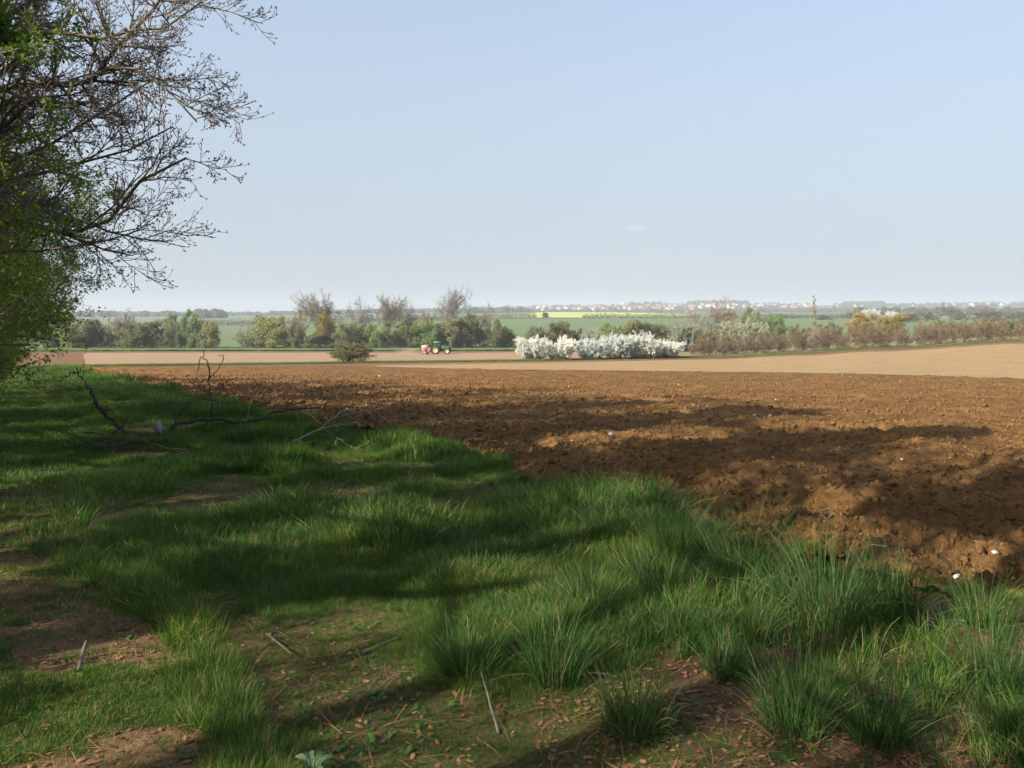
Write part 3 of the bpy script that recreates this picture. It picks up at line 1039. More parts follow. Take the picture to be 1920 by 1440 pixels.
seen_rows = [
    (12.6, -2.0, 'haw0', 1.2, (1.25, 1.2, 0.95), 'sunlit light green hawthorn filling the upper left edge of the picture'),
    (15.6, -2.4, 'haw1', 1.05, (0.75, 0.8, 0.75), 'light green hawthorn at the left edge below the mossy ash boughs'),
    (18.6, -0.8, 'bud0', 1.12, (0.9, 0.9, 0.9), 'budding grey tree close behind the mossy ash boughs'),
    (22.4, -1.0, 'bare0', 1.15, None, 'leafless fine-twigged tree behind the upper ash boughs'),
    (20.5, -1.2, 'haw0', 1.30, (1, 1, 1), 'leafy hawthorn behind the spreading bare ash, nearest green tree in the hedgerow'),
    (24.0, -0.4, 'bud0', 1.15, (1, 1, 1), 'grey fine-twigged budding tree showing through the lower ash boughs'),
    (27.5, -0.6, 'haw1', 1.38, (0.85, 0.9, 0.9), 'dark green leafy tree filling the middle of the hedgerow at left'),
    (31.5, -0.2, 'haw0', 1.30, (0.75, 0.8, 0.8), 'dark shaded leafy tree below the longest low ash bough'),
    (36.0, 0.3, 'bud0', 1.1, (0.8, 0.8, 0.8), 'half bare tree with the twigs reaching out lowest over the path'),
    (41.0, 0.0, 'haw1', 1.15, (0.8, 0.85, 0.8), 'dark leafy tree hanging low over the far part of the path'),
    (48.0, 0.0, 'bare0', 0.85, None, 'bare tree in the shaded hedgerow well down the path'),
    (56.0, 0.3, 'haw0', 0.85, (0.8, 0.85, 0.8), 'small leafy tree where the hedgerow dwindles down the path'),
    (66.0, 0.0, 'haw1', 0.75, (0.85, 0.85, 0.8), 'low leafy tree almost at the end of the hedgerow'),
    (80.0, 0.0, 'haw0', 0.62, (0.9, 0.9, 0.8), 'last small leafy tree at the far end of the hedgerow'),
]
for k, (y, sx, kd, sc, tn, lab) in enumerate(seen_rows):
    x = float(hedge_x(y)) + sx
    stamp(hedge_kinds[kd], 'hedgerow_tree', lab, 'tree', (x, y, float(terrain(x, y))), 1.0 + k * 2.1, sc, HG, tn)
for k, y in enumerate([17, 20, 23, 26, 29.5, 33, 37, 42, 48, 55, 63, 72]):
    x = float(hedge_x(y)) + 0.2
    stamp(hedge_kinds['thicket'], 'hedge_shrub', 'tangled half leafy shrub at the foot of the hedgerow trees along the path', 'shrub', (x, y, float(terrain(x, y))), k * 1.9,
          0.85 + 0.12 * math.sin(k * 3), 'shrubs at the foot of the hedgerow', (0.8, 0.8, 0.75))


# the ash whose boughs reach over the path: limbs follow the photograph, at their own depths
def ash():
    q = np.random.default_rng(300)
    y0 = 16.5
    x0 = float(hedge_x(y0)) + 0.2
    z0 = float(terrain(x0, y0))
    wood, tw, bd = MB(), MB(), MB()
    tr = np.array([[x0, y0, z0 - 0.2], [x0 + 0.1, y0, z0 + 1.5], [x0 + 0.35, y0 + 0.1, z0 + 3.2], [x0 + 0.7, y0 - 0.1, z0 + 5.2], [x0 + 0.9, y0 + 0.1, z0 + 7.2], [x0 + 1.0, y0, z0 + 9.4], [x0 + 1.2, y0, z0 + 12.0]])
    add_tubes(wood, tr[None], np.array([[0.34, 0.27, 0.24, 0.20, 0.16, 0.11, 0.04]]), 10)

    def limb(pix, d0, d1, root):
        dd = np.linspace(d0, d1, len(pix))
        p = np.array([tr[root]] + [PX(a, b, d) for (a, b), d in zip(pix, dd)])
        # resample to 9 points, gently crooked
        s = np.concatenate([[0], np.cumsum(np.linalg.norm(np.diff(p, axis=0), axis=1))])
        t = np.linspace(0, s[-1], 9)
        o = np.stack([np.interp(t, s, p[:, k]) for k in range(3)], 1)
        o[1:] += q.normal(size=(8, 3)) * 0.05
        return o
    L = [
        (limb([(-60, 270), (0, 245), (70, 185), (125, 195), (178, 236)], 16.2, 15.6, 2), 0.085),
        (limb([(-40, 175), (30, 160), (150, 160), (200, 105), (280, 30), (330, -40)], 16.4, 15.5, 3), 0.090),
        (limb([(60, 155), (140, 165), (220, 110), (285, 130), (325, 190), (372, 222)], 16.2, 14.9, 3), 0.055),
        (limb([(-80, 420), (20, 415), (100, 428), (165, 438), (220, 410), (245, 365), (290, 318), (345, 300)], 16.6, 15.3, 1), 0.080),
        (limb([(-60, 60), (30, 20), (100, -60), (190, -160)], 16.4, 16.2, 4), 0.085),
        (limb([(-80, 330), (30, 300), (120, 270), (200, 200), (290, 150)], 17.4, 17.6, 2), 0.060),
        (limb([(-60, 350), (60, 330), (140, 300), (230, 290), (320, 240)], 15.6, 14.6, 2), 0.050),
        (limb([(-60, 110), (60, 60), (180, 70), (300, 60), (380, 20)], 16.0, 14.8, 4), 0.060),
        (limb([(-60, -40), (100, -160), (260, -220), (380, -200)], 16.0, 15.0, 5), 0.060),
        (limb([(-80, 470), (40, 470), (130, 460), (220, 455), (270, 430)], 17.5, 17.0, 1), 0.045),
    ]
    P = np.array([a for a, b in L])
    R = np.array([b * np.linspace(1, 0.2, 9) ** 0.8 for a, b in L])
    add_tubes(wood, P, R, 7)
    # other limbs of the crown, away from the path
    Pb, Rb = spawn(q, tr[None], np.array([[0.34, 0.27, 0.24, 0.20, 0.16, 0.11, 0.04]]), 9, 0.35, 1.0, 0.9, 0.2, 0.36, 0.3, 9, 0.08, 0.14, 0.45, 0.25, 0.4, 0.02)
    add_tubes(wood, Pb, Rb, 6)
    P, R = np.concatenate([P, Pb]), np.concatenate([R, Rb])
    P2, R2 = spawn(q, P, R, 17, 0.25, 1.0, 0.75, 0.2, 0.19, 0.35, 6, 0.05, 0.14, 0.62, 0.4, 0.25, 0.010)
    add_tubes(wood, P2, R2, 5)
    P3, R3 = spawn(q, P2, R2, 10, 0.2, 1.0, 0.7, 0.2, 0.48, 0.35, 5, 0.06, 0.13, 0.7, 0.5, 0.35, 0.007)
    add_tubes(tw, P3, R3, 4)
    P4, R4 = spawn(q, P3, R3, 4, 0.25, 1.0, 0.65, 0.25, 0.5, 0.35, 4, 0.10, 0.12, 0.75, 0.7, 0.3, 0.0055)
    add_tubes(tw, P4, R4, 3)
    # swollen bud clusters on the twig ends
    tip = np.concatenate([P4[:, -2:], P3[:, -2:]])
    d = norm(tip[:, 1] - tip[:, 0])
    for k in range(3):
        dd = norm(d + q.normal(size=d.shape) * 0.55)
        l = q.uniform(0.03, 0.065, (len(d), 1))
        c = tip[:, 1] - dd * 0.005
        Pq = np.stack([c, c + dd * l * 0.5, c + dd * l], 1)
        Rq = np.repeat(np.array([[0.005, 0.009, 0.003]]), len(d), 0)
        add_tubes(bd, Pq, Rq, 4)
    t = thing('ash_tree', 'tall bare ash with crooked mossy boughs and budding twigs spreading over the path', 'tree', (x0, y0, z0), 0, HG)
    for nm, mb, m in (('trunk', wood, M['bark']), ('crown', tw, M['twig']), ('buds', bd, M['twig'])):
        o = mb.build(nm, m, t, True)
        o.data.transform(__import__('mathutils').Matrix.Translation((-x0, -y0, -z0)))
    return t


ash()


# two low sprays of bright new leaves near the camera, on a branch of a hedgerow tree each
def spray(px, label, y, seed):
    q = np.random.default_rng(seed)
    mbw, mbl = MB(), MB()
    pts = np.array([PX(a, b, d) for a, b, d in px])
    s = np.linspace(0, 1, len(pts))
    t = np.linspace(0, 1, 8)
    P = np.stack([np.interp(t, s, pts[:, k]) for k in range(3)], 1)[None]
    R = np.linspace(0.022, 0.006, 8)[None]
    add_tubes(mbw, P, R, 5)
    P2, R2 = spawn(q, P, R, 12, 0.25, 1.0, 0.8, 0.2, 0.26, 0.3, 5, 0.02, 0.12, 0.6, 0.5, 0.3, 0.003)
    add_tubes(mbw, P2, R2, 3)
    V, Q, ti = leaf_quads(q, P2, 26, 0.030, 0.035, 0.3, 0.1, 1.5)
    mbl.add(V, Q, None, ti)
    V, Q, ti = leaf_quads(q, P, 60, 0.030, 0.04, 0.3, 0.4, 1.5)
    mbl.add(V, Q, None, ti)
    b = pts[0]
    # the stem that carries it, rooted in the hedge bottom
    root = np.array([b[0] - 0.6, b[1] - 0.2, float(terrain(b[0] - 0.6, b[1] - 0.2)) - 0.1])
    St = np.linspace(root, b, 6)
    St[1:-1] += q.normal(size=(4, 3)) * 0.08
    add_tubes(mbw, St[None], np.linspace(0.06, 0.024, 6)[None], 6)
    o = thing('hawthorn', label, 'shrub', tuple(root + np.array([0, 0, 0.1])))
    for nm, mb, m in (('branch', mbw, M['twig']), ('foliage', mbl, M['spring_leaf'])):
        c = mb.build(nm, m, o)
        c.location = tuple(-(root + np.array([0, 0, 0.1])))
    return o


spray([(-160, 200, 9.5), (-60, 110, 9.3), (30, 95, 9.1), (90, 78, 9.0), (145, 62, 8.9)], 'hawthorn branch with sunlit bright green leaves, upper of the two sprays at left', 9.5, 401)
spray([(-160, 380, 9.8), (-60, 290, 9.5), (20, 268, 9.4), (70, 255, 9.3), (120, 240, 9.2)], 'hawthorn branch with sunlit bright green leaves, lower of the two sprays at left', 9.8, 402)

# ------------------------------------------------------------------ far trees and shrubs
FK = {}
for k in range(4):
    q = np.random.default_rng(500 + k)
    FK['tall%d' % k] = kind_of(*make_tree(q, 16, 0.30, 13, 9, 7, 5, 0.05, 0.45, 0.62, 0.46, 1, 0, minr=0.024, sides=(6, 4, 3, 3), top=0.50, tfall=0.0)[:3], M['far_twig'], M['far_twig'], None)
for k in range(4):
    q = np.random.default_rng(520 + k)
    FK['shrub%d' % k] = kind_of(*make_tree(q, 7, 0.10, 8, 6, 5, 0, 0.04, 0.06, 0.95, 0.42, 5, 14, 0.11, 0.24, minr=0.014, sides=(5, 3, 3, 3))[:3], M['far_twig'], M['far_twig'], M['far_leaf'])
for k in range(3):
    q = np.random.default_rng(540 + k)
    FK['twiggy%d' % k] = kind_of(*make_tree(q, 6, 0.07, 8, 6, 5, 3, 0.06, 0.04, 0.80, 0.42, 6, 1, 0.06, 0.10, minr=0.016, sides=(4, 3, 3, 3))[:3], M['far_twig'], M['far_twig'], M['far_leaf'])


def blackthorn(seed):
    q = np.random.default_rng(seed)
    w, tw, bl = MB(), MB(), MB()
    ns = 34
    a = q.uniform(0, 6.28, ns)
    rr = 1.5 * np.sqrt(q.random(ns))
    lean = 0.25 + 0.22 * rr
    P0, R0 = [], []
    for i in range(ns):
        h = q.uniform(3.1, 4.15) * (1 - 0.13 * rr[i])
        t = np.linspace(0, 1, 6)[:, None]
        p = np.array([rr[i] * math.cos(a[i]), rr[i] * math.sin(a[i]), -0.1]) + t * np.array([math.cos(a[i]) * lean[i] * h * .8, math.sin(a[i]) * lean[i] * h * .8, h])
        p[1:-1] += q.normal(size=(4, 3)) * 0.08
        P0.append(p)
        R0.append(np.linspace(0.04, 0.012, 6))
    P0, R0 = np.array(P0), np.array(R0)
    add_tubes(w, P0, R0, 4)
    P1, R1 = spawn(q, P0, R0, 11, 0.12, 0.97, 0.75, 0.25, 0.28, 0.35, 4, 0.10, 0.12, 0.6, 0.5, 0.25, 0.010)
    add_tubes(tw, P1, R1, 3)
    P2, R2 = spawn(q, P1, R1, 4, 0.15, 1.0, 0.6, 0.25, 0.5, 0.3, 3, 0.12, 0.12, 0.6, 0.5, 0.3, 0.008)
    add_tubes(tw, P2, R2, 3)
    for P, per, sp in ((P1, 30, 0.055), (P2, 18, 0.055), (P0[:, 3:], 60, 0.06)):
        V, Q, t = leaf_quads(q, P, per, 0.060, sp * 1.3, 0.35, 0.05)
        bl.add(V, Q, None, t)
    lv = MB()
    V, Q, t = leaf_quads(q, P0[:, :3], 110, 0.07, 0.25)
    lv.add(V, Q, None, t)
    k = kind_of(w, tw, bl, M['far_twig'], M['far_twig'], M['blossom'], 'blossom')
    me = lv.mesh('foliage')
    me.materials.append(M['far_leaf'])
    return k + [('foliage', me)]


for k in range(3):
    FK['thorn%d' % k] = blackthorn(560 + k)


def kind_size(kind):
    """height and width of a kind, from its meshes"""
    if kind not in _SZ:
        c = []
        for nm, me in FK[kind]:
            a = np.empty(len(me.vertices) * 3, np.float32)
            me.vertices.foreach_get('co', a)
            c.append(a.reshape(-1, 3))
        c = np.concatenate(c)
        _SZ[kind] = (float(np.percentile(c[:, 2], 99.7)), float(np.percentile(np.hypot(c[:, 0], c[:, 1]), 97)) * 2)
    return _SZ[kind]


_SZ = {}


def place(kind, px, d, toprow, native_h, label, cat='tree', name='tree', group=None, leafcol=(1, 1, 1), twigcol=(1, 1, 1), widthpx=None, native_w=None, rot=None):
    x = gx(px, d)
    z = float(terrain(x, d))
    h = (EYE + (HOR - toprow) / FPX * d) - z
    native_h, native_w = kind_size(kind)
    sc = h / native_h
    sxy = 1.0
    if widthpx:
        sxy = (widthpx * d / FPX) / (native_w * sc)
    return stamp(FK[kind], name, label, cat, (x, d, z + 0.05), (px * 0.37 if rot is None else rot), sc, group, leafcol, twigcol, sxy)


HT, HS, HW = 17.5, 7.4, 6.8
GFAR = 'trees and shrubs of the far hedgerow beyond the pale field'
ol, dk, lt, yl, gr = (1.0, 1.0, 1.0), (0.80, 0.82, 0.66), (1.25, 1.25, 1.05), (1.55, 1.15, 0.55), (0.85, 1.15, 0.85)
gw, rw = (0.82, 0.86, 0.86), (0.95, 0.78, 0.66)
far = [
    # kind, px, d, top row, leaf colour, twig colour, width px, label
    ('shrub0', 132, 240, 592, lt, gw, 84, 'rounded pale green shrub at the left end of the far hedgerow'),
    ('shrub1', 178, 243, 600, dk, gw, 60, 'dark low shrub right of the leftmost pale green one in the far hedgerow'),
    ('tall1', 240, 250, 578, None, gw, 52, 'thin bare tree rising left of the pale field, above low shrubs'),
    ('twiggy0', 206, 243, 594, lt, rw, 46, 'thin reddish twiggy shrub left of the thin bare tree'),
    ('shrub2', 262, 240, 602, dk, gw, 74, 'dark green shrub under the thin bare tree'),
    ('shrub3', 312, 242, 597, ol, gw, 72, 'olive green shrub in the middle of the left hedgerow clump'),
    ('shrub0', 354, 240, 582, gr, gw, 62, 'tallest leafy green shrub of the left hedgerow clump'),
    ('shrub1', 390, 238, 603, ol, gw, 50, 'green shrub at the right end of the left hedgerow clump'),
    ('twiggy1', 462, 240, 608, lt, gw, 66, 'faint pale shrub alone in the gap of the far hedgerow'),
    ('shrub2', 505, 240, 592, lt, gw, 84, 'light green rounded shrub just right of the hedgerow gap'),
    ('shrub3', 545, 238, 604, ol, gw, 70, 'olive shrub left of the yellowish tree'),
    ('twiggy2', 556, 246, 578, lt, rw, 52, 'reddish bare thicket left of the pair of tall bare trees'),
    ('tall0', 594, 252, 546, None, gw, 66, 'left one of the pair of tall bare trees'),
    ('tall1', 626, 250, 543, None, gw, 64, 'right one of the pair of tall bare trees'),
    ('shrub0', 612, 243, 586, yl, gw, 66, 'yellowish budding tree under the pair of tall bare trees'),
    ('shrub1', 592, 238, 625, dk, gw, 70, 'dark undergrowth shrub below the yellowish tree'),
    ('tall2', 681, 250, 556, None, gw, 44, 'narrow bare tree standing alone between the tall pair and the row of three'),
    ('shrub2', 655, 240, 606, ol, gw, 74, 'olive green shrub behind the round field bush'),
    ('tall3', 716, 251, 553, None, gw, 54, 'left of the three bare trees standing close together'),
    ('tall0', 741, 250, 552, None, gw, 52, 'middle of the three bare trees standing close together'),
    ('tall2', 766, 252, 557, None, gw, 40, 'right of the three bare trees standing close together'),
    ('shrub3', 708, 239, 608, gr, gw, 76, 'green shrub under the left two of the three bare trees'),
    ('shrub0', 762, 240, 598, dk, gw, 78, 'dark green shrub left behind the tractor'),
    ('tall0', 839, 250, 537, None, gw, 62, 'tall dense bare tree above the tractor'),
    ('twiggy0', 796, 245, 582, lt, rw, 54, 'twiggy bare shrub left of the tall tree above the tractor'),
    ('shrub1', 808, 239, 606, gr, gw, 66, 'green shrub directly behind the tractor'),
    ('shrub2', 852, 240, 596, ol, gw, 74, 'olive shrub at the foot of the tall tree above the tractor'),
    ('shrub3', 893, 240, 588, dk, gw, 72, 'dark ivy green tree right of the tractor'),
    ('shrub0', 935, 239, 600, dk, gw, 66, 'dark green shrub just left of the white blossom bushes'),
    ('tall2', 911, 252, 566, None, gw, 26, 'thin bare sapling above the dark trees right of the tractor'),
    ('shrub1', 1000, 205, 614, ol, gw, 70, 'olive shrub behind the leftmost white blossom bush'),
    ('shrub2', 1045, 205, 604, dk, gw, 60, 'dark green shrub behind the gap between the blossom bushes'),
    ('shrub3', 1085, 208, 616, ol, gw, 60, 'low olive shrub behind the middle of the blossom bushes'),
    ('shrub0', 1140, 210, 606, gr, gw, 76, 'green shrub behind the larger clump of blossom bushes'),
    ('shrub1', 1185, 205, 602, dk, gw, 70, 'dark shrub behind the tallest blossom bush'),
    ('shrub2', 1238, 205, 606, dk, gw, 70, 'dark shrub behind the right end of the blossom bushes'),
    ('tall1', 1330, 200, 557, None, rw, 88, 'reddish bare tree standing right of the white blossom bushes'),
    ('shrub3', 1318, 195, 612, ol, gw, 70, 'green shrub at the foot of the reddish bare tree'),
    ('shrub0', 1405, 235, 577, lt, gw, 74, 'pale yellow green tree behind the blossoming shrub on the right'),
    ('shrub1', 1364, 166, 632, gr, gw, 44, 'small bright green bush in front of the reddish hedge'),
    ('shrub2', 1454, 235, 590, gr, gw, 46, 'round green tree right of the pale yellow green one'),
    ('shrub3', 1492, 215, 608, dk, gw, 50, 'dark round bush left of the tall pole-like tree'),
    ('shrub0', 1560, 225, 604, ol, gw, 60, 'olive shrub right of the tall pole-like tree'),
    ('shrub1', 1618, 235, 588, yl, gw, 66, 'yellowish tree behind the reddish hedge, left one of two'),
    ('shrub2', 1668, 232, 590, yl, gw, 66, 'yellowish tree behind the reddish hedge, right one of two'),
    ('twiggy1', 1735, 225, 600, lt, rw, 70, 'bare branched tree right of the two yellowish trees'),
    ('tall0', 1782, 420, 566, None, gw, 42, 'grey bare tree on the skyline at right'),
    ('shrub3', 1775, 222, 600, gr, gw, 66, 'green shrub behind the hedge below the grey skyline tree'),
    ('tall3', 1838, 440, 568, None, gw, 46, 'second grey bare tree on the skyline, nearer the right edge'),
    ('shrub0', 1828, 215, 602, ol, gw, 70, 'olive shrub behind the hedge near the right edge'),
    ('twiggy2', 1868, 190, 604, lt, rw, 70, 'many-stemmed pale bare shrub near the right edge'),
    ('shrub1', 1912, 200, 598, gr, gw, 60, 'green shrub cut by the right edge of the picture'),
]
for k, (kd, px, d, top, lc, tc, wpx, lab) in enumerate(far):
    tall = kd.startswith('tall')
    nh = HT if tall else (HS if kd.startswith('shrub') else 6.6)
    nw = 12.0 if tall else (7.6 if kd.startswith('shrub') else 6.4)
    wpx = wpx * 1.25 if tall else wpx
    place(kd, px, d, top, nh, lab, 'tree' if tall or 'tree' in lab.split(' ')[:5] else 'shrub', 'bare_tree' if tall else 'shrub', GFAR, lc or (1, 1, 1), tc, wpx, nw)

GU = 'undergrowth shrubs of the far hedgerow'
q = np.random.default_rng(585)
for k in range(46):
    px = 95 + k * 19.2 + q.normal() * 5
    if 412 < px < 438:
        continue
    d = q.uniform(240, 250)
    place(('twiggy%d' % (k % 3)) if k % 2 else ('shrub%d' % (k % 4)), px, d, q.uniform(614, 632), 0, 'grey green tangled undergrowth between the taller trees of the far hedgerow', 'shrub', 'undergrowth_shrub', GU,
          (0.85, 0.9, 0.75) if k % 3 else (0.65, 0.75, 0.6), (1, 0.95, 0.85), q.uniform(34, 50), 1)

# the pole-like ivy tree
q = np.random.default_rng(590)
w, tw, lf, last = make_tree(q, 14, 0.28, 14, 5, 4, 3, 0.35, 0.30, 0.5, 0.13, 1, 2, 0.07, 0.12, minr=0.014, sides=(6, 4, 3, 3))
FK['pole'] = kind_of(w, tw, lf, M['far_twig'], M['far_twig'], M['far_leaf'])
place('pole', 1524, 215, 554, 14.6, 'tall pole-like tree with close upright branches on the right', 'tree', 'pole_tree', GFAR, (1.0, 0.95, 0.75), (0.85, 0.82, 0.72))

# white blossom
GB = 'white blossom bushes beyond the pale field'
blos = [(1000, 129, 632, 66, 'thorn0', 'leftmost white blossom bush, its tips level with the next one'),
        (1050, 131, 632, 58, 'thorn1', 'second white blossom bush from the left, before the narrow gap'),
        (1112, 135, 636, 66, 'thorn2', 'lower white blossom bush just right of the narrow gap'),
        (1158, 137, 628, 64, 'thorn0', 'white blossom bush in the middle of the larger clump'),
        (1206, 140, 624, 74, 'thorn1', 'tallest and broadest white blossom bush'),
        (1250, 143, 640, 66, 'thorn2', 'rightmost white blossom bush, sloping down to the hedge')]
for k, (px, d, top, wpx, kd, lab) in enumerate(blos):
    place(kd, px, d, top, 4.3, lab, 'bush', 'blackthorn_bush', GB, (1, 1, 1), (0.8, 0.75, 0.7), wpx, 6.4, rot=k * 1.3)
for px, d, top, wpx, kd, lab in ((1283, 185, 606, 60, 'thorn2', 'dim white blossom shrub left of the reddish bare tree'),
                                 (1392, 186, 602, 86, 'thorn0', 'domed whitish blossom shrub right of the reddish bare tree'),
                                 (1110, 200, 616, 44, 'thorn1', 'small pale blossom shrub seen above the larger clump'),
                                 (96, 246, 606, 30, 'thorn1', 'whitish blossom shrub at the very left end of the far hedgerow')):
    place(kd, px, d, top, 4.3, lab, 'bush', 'blackthorn_bush', 'dimmer blossom shrubs farther off', (0.42, 0.43, 0.33), (0.7, 0.64, 0.5), wpx, 6.4)

# the round bush standing in the strip
q = np.random.default_rng(600)
w, tw, lf, last = make_tree(q, 3.0, 0.04, 7, 6, 6, 4, 0.03, 0.05, 0.75, 0.5, 16, 1, 0.035, 0.06, minr=0.008, sides=(4, 3, 3, 3))
FK['round'] = kind_of(w, tw, lf, M['far_twig'], M['far_twig'], M['far_leaf'])
place('round', 650, 117, 640, 3.35, 'low round twiggy bush standing alone at the edge of the pale field', 'bush', 'round_bush', None, (0.8, 0.82, 0.6), (0.60, 0.55, 0.43), 120, 5.2)

# the reddish hedge along the grass strip on the right: one hedge, its shrubs are parts
hx0, hy0 = 40.0, 156.0
hz0 = float(terrain(hx0, hy0))
hedge = thing('hedge', 'long reddish brown leafless hedge along the grass strip on the right', 'hedge', (hx0, hy0, hz0))
for k in range(44):
    px = 1300 + k * 16 + 5 * math.sin(k * 2.7)
    d = float(S((px - CX) / FPX)) + 5.8 + (k % 3) * 1.6
    x = gx(px, d)
    z = float(terrain(x, d))
    sc = (4.6 + 0.5 * math.sin(k * 1.7)) / 6.6 * (0.55 if k == 0 else 1)
    for nm, me in FK['twiggy%d' % (k % 3)]:
        if nm != 'foliage' or k % 3 == 1:
            o = bpy.data.objects.new({'crown': 'shrub', 'trunk': 'stem'}.get(nm, nm), me)
            COL.objects.link(o)
            o.parent = hedge
            o.location = (x - hx0, d - hy0, z - hz0)
            o.rotation_euler = (0, 0, k * 1.1)
            o.scale = (sc * 1.1, sc * 0.8, sc)
            o.color = ((0.76, 0.62, 0.46, 1), (0.84, 0.64, 0.46, 1), (0.68, 0.62, 0.47, 1))[k * 7 % 3]

# clipped dark hedges on the rise beyond the wheat
GH = 'clipped hedges beyond the wheat field'


def far_hedge(px0, px1, d, h, label, seed, col=(0.6, 0.75, 0.6)):
    q = np.random.default_rng(seed)
    x0, x1 = gx(px0, d), gx(px1, d)
    xs = np.arange(x0, x1, 2.0)
    n = len(xs)
    P = np.stack([np.stack([xs, np.full(n, d), terrain(xs, d + 0 * xs)], 1) + np.array([0, 0, t * h]) for t in (0, 0.5, 1)], 1)
    P[:, 2, 2] += q.normal(size=n) * 0.12 * h
    mb = MB()
    V, Q, t = leaf_quads(q, P, 60, 0.5, 0.75, 0.4, 0.0)
    mb.add(V, Q, None, t)
    w = MB()
    add_tubes(w, P, np.full((n, 3), 0.15), 4)
    o = thing('far_hedge', label, 'hedge', ((x0 + x1) / 2, d, float(terrain((x0 + x1) / 2, d))), 0, GH)
    for nm, m_, mt in (('foliage', mb, M['far_leaf']), ('stems', w, M['far_twig'])):
        c = m_.build(nm, mt, o)
        c.location = tuple(-np.array(o.location))
        c.color = (*col, 1)
        if nm == 'stems':
            c['kind'] = 'stuff'


far_hedge(700, 1004, 706, 3.2, 'dark clipped hedge beyond the wheat, left of the little dark tree', 701)
far_hedge(1095, 1310, 704, 3.2, 'long dark clipped hedge below the yellow rape field', 702)
far_hedge(1330, 1580, 703, 3.0, 'dark hedge beyond the wheat to the right of the reddish bare tree', 703)
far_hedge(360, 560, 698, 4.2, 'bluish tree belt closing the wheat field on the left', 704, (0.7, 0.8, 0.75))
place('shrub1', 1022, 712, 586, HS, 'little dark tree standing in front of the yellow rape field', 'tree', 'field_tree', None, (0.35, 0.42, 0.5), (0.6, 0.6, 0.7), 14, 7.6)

# ------------------------------------------------------------------ distant woods and the town
def far_woods(name, label, specs, seed):
    """specs: rows of (px0, px1, d0, d1, count, size)"""
    q = np.random.default_rng(seed)
    kinds = []
    for k in range(4):
        V, F = lump(q, 2)
        V = V * np.array([1, 1, 1.1])
        # leafy clumps over a rough core
        c = norm(q.normal(size=(500, 3))) * q.uniform(0.75, 1.15, (500, 1)) * np.array([1, 1, 0.85])
        a = norm(q.normal(size=c.shape))
        b = norm(np.cross(a, q.normal(size=c.shape)))
        VV = np.stack([c - a * .14, c + b * .11, c + a * .14, c - b * .11], 1).reshape(-1, 3)
        mb = MB()
        mb.add(V * 0.8, None, F, np.full(len(V), 0.3))
        mb.add(VV, np.arange(2000).reshape(-1, 4), None, np.repeat(q.random(500), 4))
        kinds.append(mb.mesh('wood_tree'))
    X, Y, Sz = [], [], []
    for px0, px1, d0, d1, n, s in specs:
        d = q.uniform(d0, d1, n)
        X.append((q.uniform(px0, px1, n) - CX) / FPX * d)
        Y.append(d)
        Sz.append(s * q.uniform(0.6, 1.25, n))
    X, Y, Sz = map(np.concatenate, (X, Y, Sz))
    return scatter(name, kinds, M['wood'], np.stack([X, Y, terrain(X, Y) + Sz * 0.55], 1), np.stack([0 * X, 0 * X, q.uniform(0, 6.28, len(X))], 1), np.repeat(Sz[:, None], 3, 1), q.integers(0, 4, len(X)), label, 'woodland')


M['wood'] = m_leaf('far_wood', (0.070, 0.075, 0.048), (0.125, 0.125, 0.078), 0.1)
far_woods('distant_woodland', 'grey hazy woods and tree belts along the distant skyline', [
    (-200, 380, 1500, 2600, 260, 7), (370, 420, 1200, 1300, 24, 8), (380, 1000, 1900, 2700, 420, 6.5), (860, 990, 1500, 1900, 90, 7), (990, 1500, 1900, 2120, 260, 5.5),
    (1000, 1500, 2200, 2900, 260, 5.5), (1180, 1240, 2800, 2900, 26, 8), (1290, 1400, 2700, 2900, 70, 10), (1420, 1600, 1700, 2200, 160, 6),
    (1585, 1655, 2600, 2850, 60, 10), (1560, 2150, 2400, 2900, 380, 6), (1600, 2150, 1500, 2100, 300, 6), (1600, 2100, 900, 1300, 130, 5)], 801)

# blossom and hedgerow trees in the middle distance on the right
for k, (px, d, top, wpx, lab) in enumerate([(1632, 620, 580, 34, 'whitish blossoming tree in the distance behind the two yellowish trees'),
                                            (1672, 640, 583, 22, 'small whitish blossoming tree in the distance, right of the larger one')]):
    place('thorn%d' % k, px, d, top, 4.3, lab, 'tree', 'blossom_tree', None, (0.85, 0.85, 0.78), (1, 1, 1), wpx, 6.4)
mid = [(1545, 640, 590, 60), (1600, 700, 586, 50), (1700, 560, 588, 60), (1745, 600, 585, 60), (1800, 640, 584, 60), (1860, 600, 584, 60), (1905, 640, 584, 50), (1470, 700, 589, 40)]
for k, (px, d, top, wpx) in enumerate(mid):
    place('shrub%d' % (k % 4), px, d, top, HS, 'grey green hedgerow tree in the hazy distance behind the reddish hedge', 'tree', 'distant_tree', 'hazy trees in the distance on the right', (0.75, 0.8, 0.75), (1, 1, 1), wpx, 7.6)

for nm, c in (('wall_white', (0.45, 0.42, 0.40)), ('wall_cream', (0.48, 0.41, 0.33)), ('wall_pink', (0.42, 0.27, 0.22)), ('roof_red', (0.27, 0.13, 0.095)), ('roof_grey', (0.18, 0.165, 0.16)), ('roof_tan', (0.33, 0.22, 0.16)), ('pane', (0.05, 0.06, 0.07))):
    M[nm] = m_plain(nm, c, 0.7 if nm != 'pane' else 0.2, 0.2, 0.15, 0.05)


